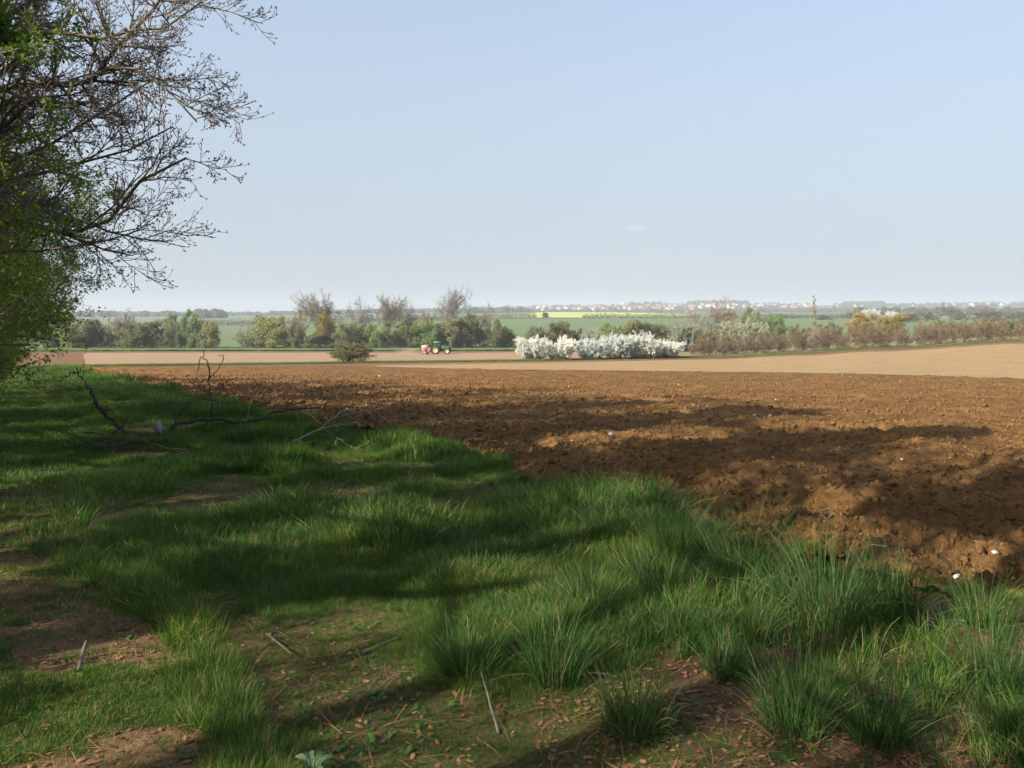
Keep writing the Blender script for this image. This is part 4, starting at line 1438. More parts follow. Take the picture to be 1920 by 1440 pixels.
def house_parts(w, dp, h, rh):
    wall = MB()
    wall.prism([(-w / 2, -3), (w / 2, -3), (w / 2, h), (-w / 2, h)], -dp / 2, dp / 2)
    for s in (-1, 1):
        wall.add([(s * (w / 2 - .01), -dp / 2, h), (s * (w / 2 - .01), dp / 2, h), (s * (w / 2 - .01), 0, h + rh)], None, [[0, 1, 2]])
    roof = MB()
    e = 0.45
    for s in (-1, 1):
        a = np.array([(-w / 2 - e, s * (dp / 2 + e), h - e * rh / dp * 2), (w / 2 + e, s * (dp / 2 + e), h - e * rh / dp * 2), (w / 2 + e, 0, h + rh), (-w / 2 - e, 0, h + rh)])
        b = a + np.array([0, 0, 0.25])
        roof.add(np.vstack([a, b]), [[0, 1, 2, 3], [4, 5, 6, 7], [0, 1, 5, 4], [1, 2, 6, 5], [2, 3, 7, 6], [3, 0, 4, 7]])
    roof.box((w * 0.3, 0.6, h + rh * .95), (0.9, 0.7, 1.6))
    return wall.mesh('wall'), roof.mesh('roof')


q = np.random.default_rng(820)
hk = []
for k, (w_, d_, h_, r_, wm, rm) in enumerate([(11, 8, 5.6, 3.4, 'wall_white', 'roof_red'), (14, 9, 5.6, 3.6, 'wall_white', 'roof_grey'), (9, 8, 5.2, 3.4, 'wall_cream', 'roof_red'),
                                              (12, 8, 3.2, 3.0, 'wall_white', 'roof_tan'), (12, 9, 5.8, 3.6, 'wall_pink', 'roof_red'), (16, 9, 5.6, 3.8, 'wall_cream', 'roof_tan')]):
    a, b = house_parts(w_, d_, h_, r_)
    a.materials.append(M[wm]); b.materials.append(M[rm])
    hk.append((a, b, {'wall_white': 'white', 'wall_cream': 'cream', 'wall_pink': 'pinkish brick'}[wm] + ' house with a ' + {'roof_red': 'red', 'roof_grey': 'grey', 'roof_tan': 'tan'}[rm] + ' roof'))


def house(px, d, k, rot, label=None, scale=1.0, group='houses of the distant hillside town'):
    x = gx(px, d)
    z = float(terrain(x, d)) + 0.4
    a, b, lab = hk[k]
    t = thing('house', label or (lab + ' in the distant hillside town'), 'house', (x, d, z), rot, group)
    t.scale = (scale,) * 3
    o = bpy.data.objects.new('wall', a); COL.objects.link(o); o.parent = t
    o = bpy.data.objects.new('roof', b); COL.objects.link(o); o.parent = t


spots = []
for px0, px1, n, d0, d1 in ((985, 1080, 26, 2250, 2650), (1080, 1180, 34, 2250, 2750), (1180, 1300, 44, 2200, 2700), (1300, 1420, 34, 2350, 2750), (1420, 1530, 34, 2350, 2800), (1750, 1925, 26, 2500, 2880), (1560, 1750, 10, 2500, 2850)):
    for _ in range(n):
        spots.append((q.uniform(px0, px1), q.uniform(d0, d1)))
for px, d in spots:
    house(px, d, int(q.choice([0, 1, 2, 3, 4, 5], p=[.28, .18, .14, .16, .12, .12])), q.normal() * 0.5 + (0 if q.random() < .7 else 1.57))
house(1204, 2205, 4, 0.2, 'large pinkish brick house standing forward of the distant town', 1.55, None)
house(988, 2230, 3, 0.6, 'bright white house at the left end of the distant town', 1.5, None)


def block(px, row_top, wpx, hpx, d, label, m):
    x = gx(px, d)
    z0 = float(terrain(x, d))
    ztop = EYE + (HOR - row_top) / FPX * d
    w = wpx * d / FPX
    h = ztop - z0
    t = thing('building', label, 'building', (x, d, z0))
    b = MB(); b.box((0, 0, h / 2 - 1), (w, w * 0.7, h + 2)); b.build('wall', M[m], t)
    f = MB(); f.box((0, 0, h + 0.35), (w + 0.8, w * 0.7 + 0.8, 0.65)); f.build('roof', M['roof_grey'] if m != 'wall_white' else M['wall_white'], t)
    for k in range(3):
        for j in range(4):
            g = MB(); g.box(((k - 1) * w * 0.3, -w * 0.35 - 0.03, h * (0.2 + 0.2 * j)), (w * 0.10, 0.12, 1.5)); g.build('window', M['pane'], t)


block(1169, 567, 7, 8, 2600, 'white tower block rising above the roofs of the distant town', 'wall_white')
block(1446, 567, 13, 4, 2800, 'long white flat-roofed building on the skyline of the distant town', 'wall_white')

# ------------------------------------------------------------------ tractor with seed drill
for nm, c, ro in (('green_paint', (0.040, 0.125, 0.055), 0.5), ('roof_paint', (0.13, 0.25, 0.14), 0.5), ('yellow_paint', (0.47, 0.41, 0.17), 0.55), ('tyre', (0.045, 0.042, 0.038), 0.85), ('black_metal', (0.03, 0.03, 0.03), 0.5),
                  ('drill_red', (0.36, 0.15, 0.11), 0.55), ('drill_pink', (0.40, 0.29, 0.24), 0.7), ('cloth_dark', (0.04, 0.05, 0.09), 0.8), ('skin', (0.45, 0.28, 0.2), 0.6)):
    M[nm] = m_plain(nm, c, ro, 0.4 if ro < .5 else 0.2, 0.15, 1.5)
mg, Ng, Lg, og = nodes_of('cab_glass')
pg = Ng.new('ShaderNodeBsdfPrincipled')
pg.inputs['Base Color'].default_value = (0.10, 0.16, 0.15, 1)
pg.inputs['Roughness'].default_value = 0.05
pg.inputs['Transmission Weight'].default_value = 0.75
pg.inputs['IOR'].default_value = 1.1
Lg.new(pg.outputs[0], og.inputs[0])
M['glass'] = mg

td = 190.0
tx = gx(817, td)
tz = float(terrain(tx, td)) + 0.10
T = thing('tractor', 'green tractor with yellow wheel rims driving right across the pale field', 'tractor', (tx, td, tz), 0.0)


def wheel(parent, x, y, r, w, rim):
    p = MB(); p.wheel((x, y, r), rim, r, w)
    for k in range(18):
        a = k / 18 * 2 * math.pi
        p.box((x + (r + .012) * math.cos(a), y, r + (r + .012) * math.sin(a)), (0.10, w * .9, 0.10))
    o = p.build('wheel', M['tyre'], parent)
    s = -1 if y < 0 else 1
    c = MB(); c.disc((x, y, r), [(0.01, s * w * .16), (0.16, s * w * .2), (rim * .55, s * w * .05), (rim * .8, s * w * .3), (rim * 1.02, s * w * .42), (rim * 1.02, -s * w * .42), (rim * .8, -s * w * .3), (0.01, -s * w * .2)])
    c.build('rim', M['yellow_paint'], o, True)


for s in (-1, 1):
    wheel(T, 0.0, s * 0.98, 0.96, 0.62, 0.56)
    wheel(T, 2.75, s * 0.95, 0.70, 0.48, 0.40)
b = MB(); b.box((1.3, 0, 0.95), (3.2, 0.55, 0.5)); b.box((0, 0, 0.95), (0.5, 1.5, 0.35)); b.box((2.75, 0, 0.72), (0.3, 1.5, 0.22)); b.box((3.55, 0, 0.9), (0.35, 0.7, 0.5)); b.build('chassis', M['black_metal'], T)
b = MB(); b.prism([(1.15, 1.15), (3.45, 1.1), (3.55, 1.35), (3.45, 1.72), (2.9, 1.88), (1.15, 2.0)], -0.42, 0.42); b.build('bonnet', M['green_paint'], T)
b = MB(); b.box((3.56, 0, 1.45), (0.06, 0.6, 0.4)); b.build('grille', M['black_metal'], T)
for s in (-1, 1):
    b = MB(); b.box((3.52, s * 0.27, 1.62), (0.12, 0.2, 0.12)); b.build('headlight', M['wall_white'], T)
    f = MB()
    for k in range(7):
        a0, a1 = math.radians(20 + k * 20), math.radians(40 + k * 20)
        f.add([(1.04 * math.cos(a), s * (0.98 + e * 0.34), 0.96 + 1.04 * math.sin(a) + z) for a in (a0, a1) for e in (-1, 1) for z in (0, 0.05)],
              [[0, 2, 6, 4], [1, 5, 7, 3], [0, 4, 5, 1], [2, 3, 7, 6]])
    f.build('mudguard', M['green_paint'], T)
    f = MB()
    for k in range(5):
        a0, a1 = math.radians(40 + k * 22), math.radians(62 + k * 22)
        f.add([(2.75 + .78 * math.cos(a), s * (0.95 + e * 0.25), 0.70 + .78 * math.sin(a) + z) for a in (a0, a1) for e in (-1, 1) for z in (0, 0.04)],
              [[0, 2, 6, 4], [1, 5, 7, 3], [0, 4, 5, 1], [2, 3, 7, 6]])
    f.build('mudguard', M['green_paint'], T)
    b = MB()
    for k in range(3):
        b.box((0.95, s * 0.85, 0.55 + k * 0.3), (0.35, 0.3, 0.05))
    b.build('step', M['black_metal'], T)
cab = MB()
for x, xt in ((-0.35, -0.30), (1.15, 0.95), (0.45, 0.45)):
    for s in (-1, 1):
        cab.tube([(x, s * 0.72, 1.15), (xt, s * 0.66, 2.78)], [0.05, 0.05], 4)
cab.box((0.4, 0, 1.3), (1.55, 1.4, 0.35))
cabo = cab.build('cab', M['green_paint'], T)
for nm, pts in (('pane', [(-0.30, -0.70, 1.5), (0.42, -0.70, 1.5), (0.42, -0.655, 2.72), (-0.27, -0.655, 2.72)]), ('pane', [(0.48, -0.70, 1.5), (1.08, -0.70, 1.5), (0.92, -0.655, 2.72), (0.48, -0.655, 2.72)]),
                ('pane', [(-0.30, 0.70, 1.5), (0.42, 0.70, 1.5), (0.42, 0.655, 2.72), (-0.27, 0.655, 2.72)]), ('pane', [(0.48, 0.70, 1.5), (1.08, 0.70, 1.5), (0.92, 0.655, 2.72), (0.48, 0.655, 2.72)]),
                ('windscreen', [(1.12, -0.66, 1.5), (1.12, 0.66, 1.5), (0.94, 0.62, 2.72), (0.94, -0.62, 2.72)]), ('pane', [(-0.34, -0.66, 1.5), (-0.34, 0.66, 1.5), (-0.30, 0.62, 2.72), (-0.30, -0.62, 2.72)])):
    b = MB()
    p = np.array(pts)
    nn = norm(np.cross(p[1] - p[0], p[3] - p[0])[None])[0] * 0.008
    b.add(np.vstack([p - nn, p + nn]), [[0, 1, 2, 3], [4, 5, 6, 7], [0, 1, 5, 4], [1, 2, 6, 5], [2, 3, 7, 6], [3, 0, 4, 7]])
    b.build(nm, M['glass'], cabo)
b = MB(); b.box((0.35, 0, 2.88), (1.75, 1.6, 0.2), 0, 0.93); b.build('roof', M['roof_paint'], T)
b = MB(); b.box((0.15, 0, 1.6), (0.5, 0.5, 0.15)); b.box((-0.08, 0, 1.95), (0.12, 0.5, 0.6)); b.build('seat', M['black_metal'], T)
b = MB(); b.tube([(1.25, -0.5, 1.4), (1.25, -0.5, 2.6), (1.2, -0.5, 2.75)], [0.05, 0.05, 0.05], 8); b.build('exhaust', M['black_metal'], T)
for s in (-1, 1):
    b = MB(); b.tube([(1.1, s * 0.72, 2.4), (1.2, s * 1.05, 2.4)], [0.02, 0.02], 4); b.box((1.2, s * 1.1, 2.3), (0.06, 0.2, 0.35)); b.build('mirror', M['black_metal'], T)
# driver
Pn = thing('person', 'driver in dark clothes seated in the cab of the green tractor', 'person', (tx + 0.2, td, tz + 1.67))
b = MB()
sp = [[(-.10, 0, 0.0), (-.12, 0, .25), (-.08, 0, .45), (-.05, 0, .56), (-.04, 0, .63), (-.02, 0, .72), (-.02, 0, .84), (-.02, 0, .89)]]
add_tubes(b, np.array(sp), np.array([[.16, .17, .19, .10, .06, .10, .09, .03]]), 12)
for s in (-1, 1):
    add_tubes(b, np.array([[(-.08, s * .18, .48), (0, s * .25, .28), (.18, s * .2, .25), (.34, s * .12, .33), (.42, s * .1, .34)]]), np.array([[.06, .05, .045, .035, .02]]), 8)
    add_tubes(b, np.array([[(-.08, s * .10, .06), (.2, s * .13, .08), (.38, s * .13, .05), (.42, s * .13, -.25), (.52, s * .13, -.3)]]), np.array([[.09, .08, .065, .05, .03]]), 8)
b.build('body', M['cloth_dark'], Pn, True)

D = thing('seed_drill', 'dusty pink and red seed drill mounted behind the green tractor', 'seed drill', (tx - 2.3, td, tz))
b = MB(); b.prism([(-0.75, 1.35), (0.55, 1.35), (0.75, 1.75), (0.75, 2.0), (-0.95, 2.0), (-0.95, 1.75)], -1.5, 1.5); b.build('hopper', M['drill_pink'], D)
b = MB(); b.prism([(-0.98, 2.003), (0.78, 2.003), (0.45, 2.18), (-0.55, 2.18)], -1.52, 1.52); b.build('lid', M['drill_pink'], D)
fr_ = MB()
for y in (-1.45, -0.5, 0.5, 1.45):
    fr_.box((0.62, y, 0.9), (0.14, 0.1, 0.95)); fr_.box((-0.75, y, 0.9), (0.12, 0.1, 0.95)); fr_.box((-0.05, y, 0.5), (1.5, 0.1, 0.12))
fr_.box((0.8, 0, 0.75), (0.16, 3.0, 0.16)); fr_.box((-0.1, 0, 1.3), (1.3, 3.0, 0.1)); fr_.box((1.35, 0, 0.85), (1.1, 0.12, 0.12)); fr_.box((1.2, 0.4, 0.6), (1.0, 0.1, 0.1)); fr_.box((1.2, -0.4, 0.6), (1.0, 0.1, 0.1))
fr_.build('frame', M['drill_pink'], D)
b = MB(); b.box((1.0, 0, 1.05), (0.45, 2.9, 1.1)); b.build('harrow_cover', M['drill_red'], D)
b = MB(); b.box((-0.1, 0, 0.95), (0.7, 2.7, 0.55)); b.build('metering_box', M['drill_red'], D)
for k in range(8):
    y = -1.4 + k * 0.4
    b = MB(); b.wheel((0.35, y, 0.27), 0.06, 0.27, 0.09, 14); b.build('press_wheel', M['black_metal'], D)
    b = MB(); b.tube([(-0.3, y, 1.2), (-0.6, y, 0.6), (-0.85, y, 0.05)], [0.03, 0.03, 0.03], 5); b.build('coulter', M['drill_red'], D)
b = MB(); b.tube([(0.9, -1.5, 0.5), (1.2, -1.75, 0.25), (1.55, -1.85, 0.08)], [0.05, 0.05, 0.05], 5); b.build('marker_arm', M['drill_red'], D)


# ------------------------------------------------------------------ dead branches, sticks, tussocks, stones, straw
def polyl(pts, n):
    p = np.array(pts, float)
    s = np.concatenate([[0], np.cumsum(np.linalg.norm(np.diff(p, axis=0), axis=1))])
    t = np.linspace(0, s[-1], n)
    return np.stack([np.interp(t, s, p[:, k]) for k in range(3)], 1)


def dead_branch(label, lines, mat, seed, twigs=(), name='dead_branch', jit=0.012, group=None):
    """lines: list of (list of (px,row,d), r0, r1)"""
    q = np.random.default_rng(seed)
    first = PX(*lines[0][0][0])
    base = np.array([first[0], first[1], float(verge_z(first[0], first[1]))])
    o = thing(name, label, 'branch', tuple(base), 0, group)
    for k, (pix, r0, r1) in enumerate(lines):
        P = polyl([PX(*a) for a in pix], 4 * len(pix))
        P[1:] += q.normal(size=(len(P) - 1, 3)) * jit
        if k == 0:
            P[0] = base - np.array([0, 0, 0.03]) if P[0][2] < base[2] + 0.4 else P[0]
        R = np.linspace(r0, r1, len(P))
        mb = MB()
        add_tubes(mb, (P - base)[None], R[None], 7)
        if k < len(twigs) and twigs[k]:
            P2, R2 = spawn(q, (P - base)[None], R[None], twigs[k], 0.25, 0.95, 0.8, 0.3, 0.22, 0.5, 5, 0.0, 0.2, 0.5, 0.5, 0.3, 0.003)
            add_tubes(mb, P2, R2, 4)
        mb.build('limb' if k == 0 else 'twig', mat, o, True)
    return o


dead_branch('dark dead branch standing up from the verge with a forked tip', [
    ([(262, 838, 14.0), (215, 792, 14.1), (188, 768, 14.2), (176, 745, 14.2), (170, 728, 14.3)], 0.040, 0.026),
    ([(180, 752, 14.2), (160, 718, 14.4), (147, 700, 14.5), (145, 688, 14.5)], 0.022, 0.010),
    ([(145, 700, 14.5), (138, 697, 14.5), (120, 708, 14.6), (110, 716, 14.6)], 0.012, 0.006),
    ([(147, 698, 14.5), (158, 683, 14.5), (157, 672, 14.5)], 0.009, 0.004),
    ([(178, 752, 14.2), (172, 765, 14.1), (169, 772, 14.1)], 0.012, 0.006),
    ([(188, 768, 14.2), (214, 770, 14.1), (213, 785, 14.0)], 0.008, 0.004),
    ([(222, 800, 14.0), (210, 820, 13.9), (213, 850, 13.8)], 0.016, 0.008)], M['dead_dark'], 901, (3, 2, 0, 0))
dead_branch('long dark dead limb arching over the verge to the ploughed soil', [
    ([(302, 826, 14.7), (322, 806, 14.8), (332, 794, 14.9), (372, 788, 15.1), (415, 784, 15.3), (440, 793, 15.4), (475, 790, 15.5), (515, 773, 15.8), (560, 766, 16.0), (612, 766, 16.1)], 0.042, 0.012),
    ([(325, 800, 14.8), (335, 775, 14.9), (358, 752, 15.0), (378, 747, 15.1), (440, 757, 15.3)], 0.014, 0.006),
    ([(470, 790, 15.5), (455, 775, 15.5), (438, 765, 15.5)], 0.010, 0.005)], M['dead_dark'], 902, (6, 2, 0))
dead_branch('thin dead sapling standing upright at the field edge with hooked twigs', [
    ([(398, 782, 17.0), (394, 745, 17.0), (391, 715, 17.0), (393, 695, 17.0), (387, 676, 17.0), (377, 670, 17.0), (369, 697, 17.0)], 0.016, 0.008),
    ([(394, 708, 17.0), (408, 693, 17.0), (420, 675, 17.0), (419, 664, 17.0), (411, 667, 17.0)], 0.011, 0.006),
    ([(381, 671, 17.0), (385, 655, 17.0), (383, 636, 17.0)], 0.008, 0.004)], M['dead_dark'], 903, (2, 1, 0))
dead_branch('pale forked dead twigs sprawling from the verge onto the dark soil', [
    ([(532, 838, 13.6), (575, 815, 13.7), (600, 803, 13.8), (620, 785, 13.9), (640, 771, 14.0), (672, 766, 14.1), (705, 772, 14.2), (727, 790, 14.3)], 0.016, 0.006),
    ([(585, 810, 13.7), (622, 797, 13.8), (672, 792, 13.9)], 0.011, 0.005),
    ([(645, 770, 14.0), (660, 785, 14.0), (680, 776, 14.1)], 0.007, 0.004),
    ([(550, 828, 13.6), (590, 827, 13.4), (605, 832, 13.4)], 0.008, 0.004),
    ([(578, 775, 14.4), (596, 790, 14.3), (604, 793, 14.3)], 0.009, 0.005)], M['twig_pale'], 904, (5, 3, 0, 0))
dead_branch('small pale curled twig lying right of the forked ones at the soil edge', [
    ([(628, 818, 13.0), (655, 835, 12.9), (680, 850, 12.7)], 0.012, 0.006),
    ([(665, 842, 12.8), (690, 830, 12.9), (705, 832, 12.9), (690, 842, 12.8), (672, 846, 12.8)], 0.008, 0.005),
    ([(700, 843, 12.8), (726, 848, 12.8), (731, 828, 12.9)], 0.007, 0.004)], M['twig_pale'], 905, (2, 0, 0))
q = np.random.default_rng(906)
BP = thing('brushwood', 'low tangle of grey dead twigs heaped at the foot of the upright branch', 'brushwood', ground_at(215, 850))
bx, by, bz = ground_at(215, 850)
for k in range(26):
    a = q.uniform(-0.6, 0.6) + (math.pi if q.random() < .5 else 0)
    L = q.uniform(0.4, 1.1)
    c = np.array([q.normal() * 0.35, q.normal() * 0.25, q.uniform(0.02, 0.20)])
    t = np.linspace(-.5, .5, 6)[:, None]
    P = c + t * np.array([math.cos(a) * L, math.sin(a) * L, q.normal() * 0.15]) + np.cumsum(q.normal(size=(6, 3)), 0) * 0.05
    P[:, 2] = np.maximum(P[:, 2], 0.01)
    mb = MB(); add_tubes(mb, P[None], np.linspace(0.012, 0.004, 6)[None], 5)
    mb.build('twig', M['dead_dark'] if k % 3 else M['dead_pale'], BP, True)


def stick(label, a, b, rad, mat, rise=0.03, bendz=0.0, seed=0):
    q = np.random.default_rng(seed)
    rad *= 0.75
    A, B = np.array(ground_at(*a)), np.array(ground_at(*b))
    A[2] = float(verge_z(A[0], A[1])) + rad * 0.4
    B[2] = float(verge_z(B[0], B[1])) + rad + rise
    P = np.linspace(A, B, 8)
    P[1:-1] += np.cumsum(q.normal(size=(6, 3)), 0) * rad * 0.12
    P[:, 2] += bendz * np.sin(np.linspace(0, 3.14, 8))
    mb = MB(); add_tubes(mb, (P - A)[None], (rad * np.linspace(1, 0.7, 8) * q.uniform(0.9, 1.1, 8))[None], 8)
    o = mb.build('stick', mat, None, True, tuple(A))
    return tag(o, label, 'stick')


stick('short pale bark stub lying in the shaded path grass at lower left', (146, 1283), (162, 1248), 0.014, M['dead_pale'], 0.05, 0, 1)
stick('thin grey stick in the lit grass right of the worn earth', (500, 1210), (546, 1258), 0.008, M['dead_pale'], 0.03, 0, 2)
stick('grey stick poking up through the grass at the bottom centre', (935, 1400), (902, 1325), 0.008, M['dead_pale'], 0.10, 0, 3)
stick('broken orange brown piece of wood in the grass at centre', (680, 1248), (748, 1226), 0.016, M['dead_pale'], 0.02, 0, 4)
stick('dark log half sunk in the leaf litter at lower right', (1240, 1243), (1350, 1243), 0.026, M['dead_dark'], 0.0, 0, 5)
stick('long split branch lying across the path at left', (20, 908), (118, 890), 0.035, M['dead_pale'], 0.03, 0.0, 6)
stick('thinner split branch lying behind the long one on the path', (45, 900), (95, 889), 0.02, M['dead_pale'], 0.05, 0, 7)

# pigeon on the verge
px_, py_, pz_ = ground_at(298, 828)
B_ = thing('pigeon', 'grey pigeon with a white neck patch standing in the verge grass', 'bird', (px_, py_, pz_ + 0.14), -1.05)
B_.scale = (0.85, 0.85, 0.85)
for nm, c in (('pigeon_grey', (0.20, 0.19, 0.20)), ('pigeon_white', (0.75, 0.75, 0.75)), ('pigeon_wing', (0.14, 0.135, 0.14)), ('pigeon_leg', (0.4, 0.15, 0.13))):
    M[nm] = m_plain(nm, c, 0.8, 0.1, 0.15, 30)
b = MB()
add_tubes(b, np.array([[(.235, 0, .045), (.16, 0, .06), (.09, 0, .085), (.02, 0, .115), (-.045, 0, .155), (-.075, 0, .20), (-.085, 0, .235), (-.092, 0, .262), (-.115, 0, .258), (-.13, 0, .252)]]),
          np.array([[.022, .034, .062, .080, .070, .046, .032, .027, .012, .003]]), 12)
b.build('body', M['pigeon_grey'], B_, True)
for s in (-1, 1):
    b = MB(); add_tubes(b, np.array([[(.20, s * .025, .07), (.12, s * .055, .095), (.03, s * .078, .125), (-.04, s * .062, .15)]]), np.array([[.006, .03, .045, .012]]), 8); b.build('wing', M['pigeon_wing'], B_, True)
    b = MB(); add_tubes(b, np.array([[(-.084, s * .012, .225), (-.086, s * .024, .235), (-.088, s * .018, .252)]]), np.array([[.014, .019, .012]]), 8); b.build('neck_patch', M['pigeon_white'], B_, True)
    b = MB(); add_tubes(b, np.array([[(.02, s * .03, .06), (.015, s * .032, 0.0), (.0, s * .034, -.16)]]), np.array([[.012, .006, .006]]), 5); b.build('leg', M['pigeon_leg'], B_, True)

# tall grass tussocks along the field corner
tus = [
    (1400, 1122, 972, 44, 'tall dense tussock of grass at the corner of the ploughed field'),
    (1272, 1078, 958, 40, 'bright grass tussock just left of the tallest one'),
    (1560, 1190, 1022, 46, 'big tussock with long blades drooping over bare litter'),
    (1470, 1160, 1075, 30, 'smaller pale tussock between the tall dense one and the drooping one'),
    (1680, 1165, 1048, 36, 'upright olive tussock right of the drooping one'),
    (1150, 1042, 958, 34, 'tussock at the soil edge left of the bright one'),
    (990, 968, 895, 34, 'dark tussock standing at the edge of the soil near the centre'),
    (1490, 1385, 1262, 54, 'large dark shaded tussock at lower right'),
    (1640, 1400, 1290, 44, 'tussock with arching lit blades right of the large dark one'),
    (1040, 1300, 1180, 44, 'dark green tussock in the lower centre of the verge'),
    (880, 1290, 1200, 40, 'thin tussock left of the dark green one in the lower centre'),
    (1872, 1300, 1190, 44, 'shaded tussock near the right edge of the picture'),
    (1840, 1180, 1090, 34, 'light green tussock near the right edge beside the soil'),
    (1420, 1225, 1140, 26, 'small narrow tussock standing alone in the leaf litter'),
    (1290, 1235, 1185, 22, 'little sparse tussock by the dark sunken log'),
    (1360, 1290, 1225, 30, 'short tussock below the dark sunken log'),
    (1900, 1420, 1330, 40, 'low tussock in the bottom right corner'),
    (1240, 1160, 1075, 30, 'medium tussock in front of the bright one'),
    (845, 900, 855, 26, 'low tussock where the verge meets the lit soil'),
    (1110, 1180, 1100, 32, 'loose tussock left of the reddish litter patch'),
    (1190, 1400, 1310, 42, 'broad low tussock at the bottom right of centre'),
]
q = np.random.default_rng(950)
for px, row, top, wpx, lab in tus:
    x, y, z = ground_at(px, row)
    h = (row - top) / FPX * y
    V, Q, t = tuft(q, 560, h * 1.05, 0.72, wpx * 1.15 / FPX * y, 0.42, 0.0034, 6, 0.75, 1.0)
    o = obj('grass_tussock', mesh_np('grass_tussock', V, Q, t), M['tussock'], None, (x, y, float(verge_z(x, y))))
    tag(o, lab, 'grass tussock', 'tussocks on the verge')

# broad grey-green leaves of a dock at the bottom edge
q = np.random.default_rng(970)
x, y, z = ground_at(585, 1500)
DK = thing('dock_plant', 'broad grey green weed leaves at the bottom edge of the picture', 'plant', (x, y, float(verge_z(x, y))))
M['dock'] = m_leaf('dock_leaf', (0.07, 0.125, 0.06), (0.12, 0.18, 0.09), 0.25, 0.6, 0.2)
for k, a in enumerate((2.7, 2.0, 1.2, 0.4, 5.3)):
    t = np.linspace(0, 1, 8)
    L = 0.095
    w_ = 0.016 * np.sin(np.pi * np.clip(t * 0.92 + 0.04, 0, 1)) ** 0.7 * (1 + 0.25 * np.sin(t * 22 + k))
    c = np.stack([np.cos(a) * L * t, np.sin(a) * L * t, 0.02 + 0.16 * t * (1 - t) + 0.03 * t], 1)
    sd = np.array([-np.sin(a), np.cos(a), 0])
    V = np.concatenate([c - sd * w_[:, None] + [0, 0, 0.012], c, c + sd * w_[:, None] + [0, 0, 0.012]])
    Q = np.array([[j * 8 + i, j * 8 + i + 1, (j + 1) * 8 + i + 1, (j + 1) * 8 + i] for j in range(2) for i in range(7)])
    obj('leaf', mesh_np('leaf', V, Q, np.full(24, q.random()), True), M['dock'], DK)

# flints lying on the ploughed soil
q = np.random.default_rng(980)
fk = []
for k in range(5):
    V, F = lump(q, 1)
    me = mesh_np('flint', V * np.array([1.0, 0.8, 0.55]), F, None, False)
    me.materials.append(M['flint'])
    fk.append(me)
big = [(1145, 826, 0.05), (1072, 830, 0.035), (788, 753, 0.045), (1690, 860, 0.045), (1030, 980, 0.03), (1866, 1046, 0.03), (1336, 935, 0.025), (1290, 907, 0.02), (1165, 905, 0.03), (985, 880, 0.03)]
stones = [(*ground_at(px, row)[:2], s) for px, row, s in big]
uu = q.uniform(-0.5, 0.72, 190)
for u in uu:
    ye, yb = float(y_edge(np.array([u]))[0]), float(B1(u))
    y = ye * (max(yb, ye * 1.02) / ye) ** (q.random() ** 0.75)
    stones.append((u * y, y, float(np.clip(np.exp(q.normal() * 0.45) * np.interp(y, [5, 20, 80], [0.011, 0.026, 0.05]), 0.008, 0.07))))
for k, (x, y, s) in enumerate(stones):
    o = obj('flint', fk[k % 5], None, None, (x, y, float(plough_z(x, y)) + s * 0.3))
    o.scale = (s, s, s)
    o.rotation_euler = (q.normal() * .3, q.normal() * .3, q.uniform(0, 6.28))
    tag(o, 'pale flint stone lying on the brown ploughed soil' if k >= len(big) else 'larger pale flint lying among the clods of the ploughed soil', 'stone', 'flints on the ploughed field')

# stalks of old straw sticking out of the soil
sk = []
for k in range(6):
    n_ = 6
    t = np.linspace(0, 1, n_)
    up = 0.12 if k < 5 else 0.6
    P = np.stack([t * (1 - up * .6), 0.12 * np.sin(t * 3 + k) * q.uniform(.3, 1), up * t + 0.08 * np.sin(t * 3.1) * (k % 2)], 1)
    mb = MB(); add_tubes(mb, P[None], np.linspace(0.013, 0.008, n_)[None], 4)
    me = mb.mesh('straw_stalk')
    me.materials.append(M['stalk'])
    sk.append(me)
for k in range(170):
    u = q.uniform(-0.45, 0.70)
    ye, yb = float(y_edge(np.array([u]))[0]), min(float(B1(u)), 32)
    y = ye * (max(yb, ye * 1.05) / ye) ** q.random()
    x = u * y
    L = float(np.clip(np.exp(q.normal() * 0.45) * 0.16, 0.06, 0.45)) * (1 if y < 12 else 1.3)
    o = obj('straw_stalk', sk[k % 6], None, None, (x, y, float(plough_z(x, y)) + 0.012))
    o.scale = (L, L, L)
    o.rotation_euler = (q.normal() * .15, q.normal() * .2, q.uniform(0, 6.28))
    tag(o, 'pale dry straw stalk sticking out of the ploughed soil', 'straw', 'straw stalks on the ploughed field')
for k, (a, b) in enumerate((((1212, 962), (1236, 918)), ((1238, 950), (1228, 934)), ((1078, 868), (1100, 888)), ((1015, 795), (1052, 778)))):
    A, B2 = np.array(ground_at(*a)), None
    P0 = PX(a[0], a[1], A[1]); P1 = PX(b[0], b[1], A[1] + 0.05)
    P0[2] = float(plough_z(P0[0], P0[1]))
    P = np.linspace(P0, P1, 5)
    mb = MB(); add_tubes(mb, (P - P0)[None], np.full((1, 5), 0.006), 5)
    o = mb.build('dry_stem', M['stalk'], None, True, tuple(P0))
    tag(o, ['tall pale dry stem standing at the soil edge right of centre', 'short pale stem leaning on the tall one at the soil edge', 'pale stem lying slanted on the lit soil near the centre', 'curved pale stem on the soil in the middle distance'][k], 'straw')

# ------------------------------------------------------------------ air
mv, Nv, Lv, ov = nodes_of('hazy_air')
pv = Nv.new('ShaderNodeVolumePrincipled')
pv.inputs['Color'].default_value = (0.60, 0.65, 0.72, 1)
pv.inputs['Density'].default_value = 0.00028
Lv.new(pv.outputs[0], ov.inputs['Volume'])
b = MB(); b.box((0, 2900, 31), (16500, 6700, 112))
h = b.build('haze', mv)
h['kind'] = 'stuff'
h['label'] = 'pale haze filling the air over the fields'
h['category'] = 'haze'


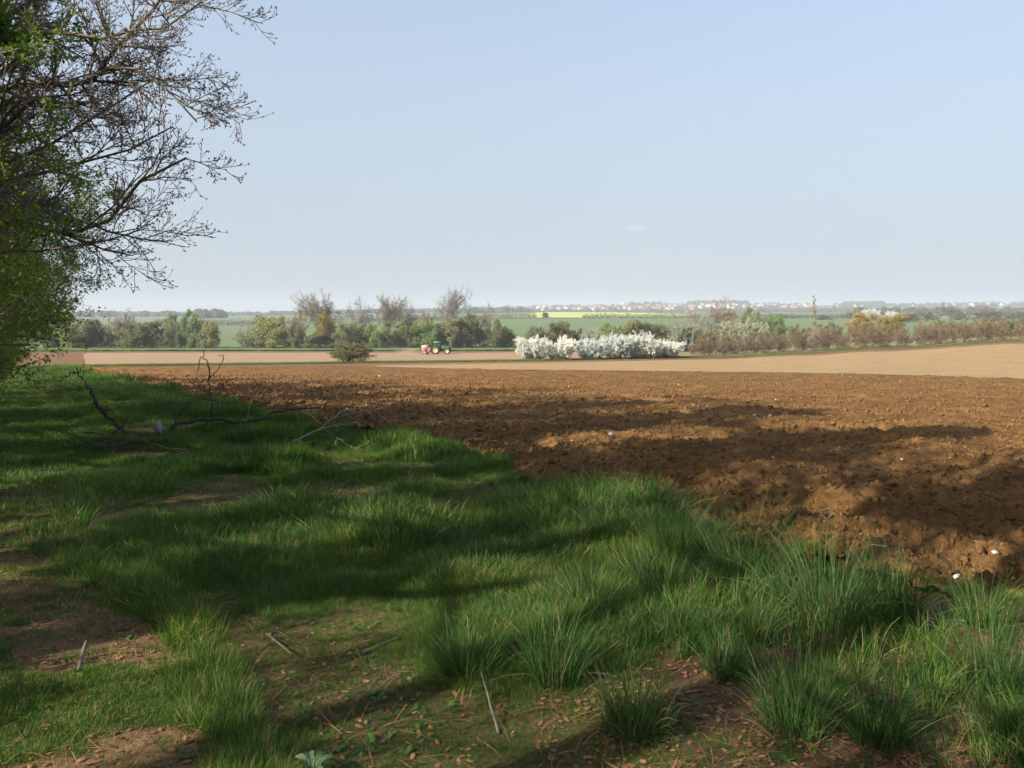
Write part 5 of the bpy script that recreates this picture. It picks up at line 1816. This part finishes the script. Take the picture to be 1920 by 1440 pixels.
def vapour(name, label, cat, centre, size, color, density, nscale, thr, kind=None):
    mv, Nv, Lv, ov = nodes_of(name)
    pv = Nv.new('ShaderNodeVolumePrincipled')
    pv.inputs['Color'].default_value = (*color, 1)
    tc = Nv.new('ShaderNodeTexCoord')
    ln = Nv.new('ShaderNodeVectorMath'); ln.operation = 'LENGTH'
    Lv.new(tc.outputs['Object'], ln.inputs[0])
    fall = Nv.new('ShaderNodeMapRange')
    fall.inputs['From Min'].default_value = 1.0
    fall.inputs['From Max'].default_value = 0.1
    Lv.new(ln.outputs['Value'], fall.inputs['Value'])
    nz = Nv.new('ShaderNodeTexNoise')
    nz.inputs['Scale'].default_value = nscale
    nz.inputs['Detail'].default_value = 3
    Lv.new(tc.outputs['Object'], nz.inputs['Vector'])
    mr = Nv.new('ShaderNodeMapRange')
    mr.inputs['From Min'].default_value = thr
    mr.inputs['From Max'].default_value = thr + 0.25
    Lv.new(nz.outputs['Fac'], mr.inputs['Value'])
    m1 = Nv.new('ShaderNodeMath'); m1.operation = 'MULTIPLY'
    Lv.new(fall.outputs[0], m1.inputs[0]); Lv.new(mr.outputs[0], m1.inputs[1])
    m2 = Nv.new('ShaderNodeMath'); m2.operation = 'MULTIPLY'
    Lv.new(m1.outputs[0], m2.inputs[0]); m2.inputs[1].default_value = density
    Lv.new(m2.outputs[0], pv.inputs['Density'])
    Lv.new(pv.outputs[0], ov.inputs['Volume'])
    V, F = lump(np.random.default_rng(5), 2)
    o = obj(name, mesh_np(name, norm(V), F), mv, None, centre)
    o.scale = size
    o['label'] = label
    o['category'] = cat
    if kind:
        o['kind'] = kind
    return o


vapour('cloud', 'single faint wisp of cloud in the pale sky', 'cloud', tuple(PX(1190, 427, 5000)), (85, 40, 28), (1.0, 0.93, 0.92), 0.006, 1.6, 0.38)
vapour('dust', 'thin tan dust drifting behind the seed drill', 'dust', (tx - 6.2, td, tz + 0.75), (4.2, 2.2, 1.1), (0.75, 0.6, 0.45), 0.30, 1.5, 0.35, 'stuff')
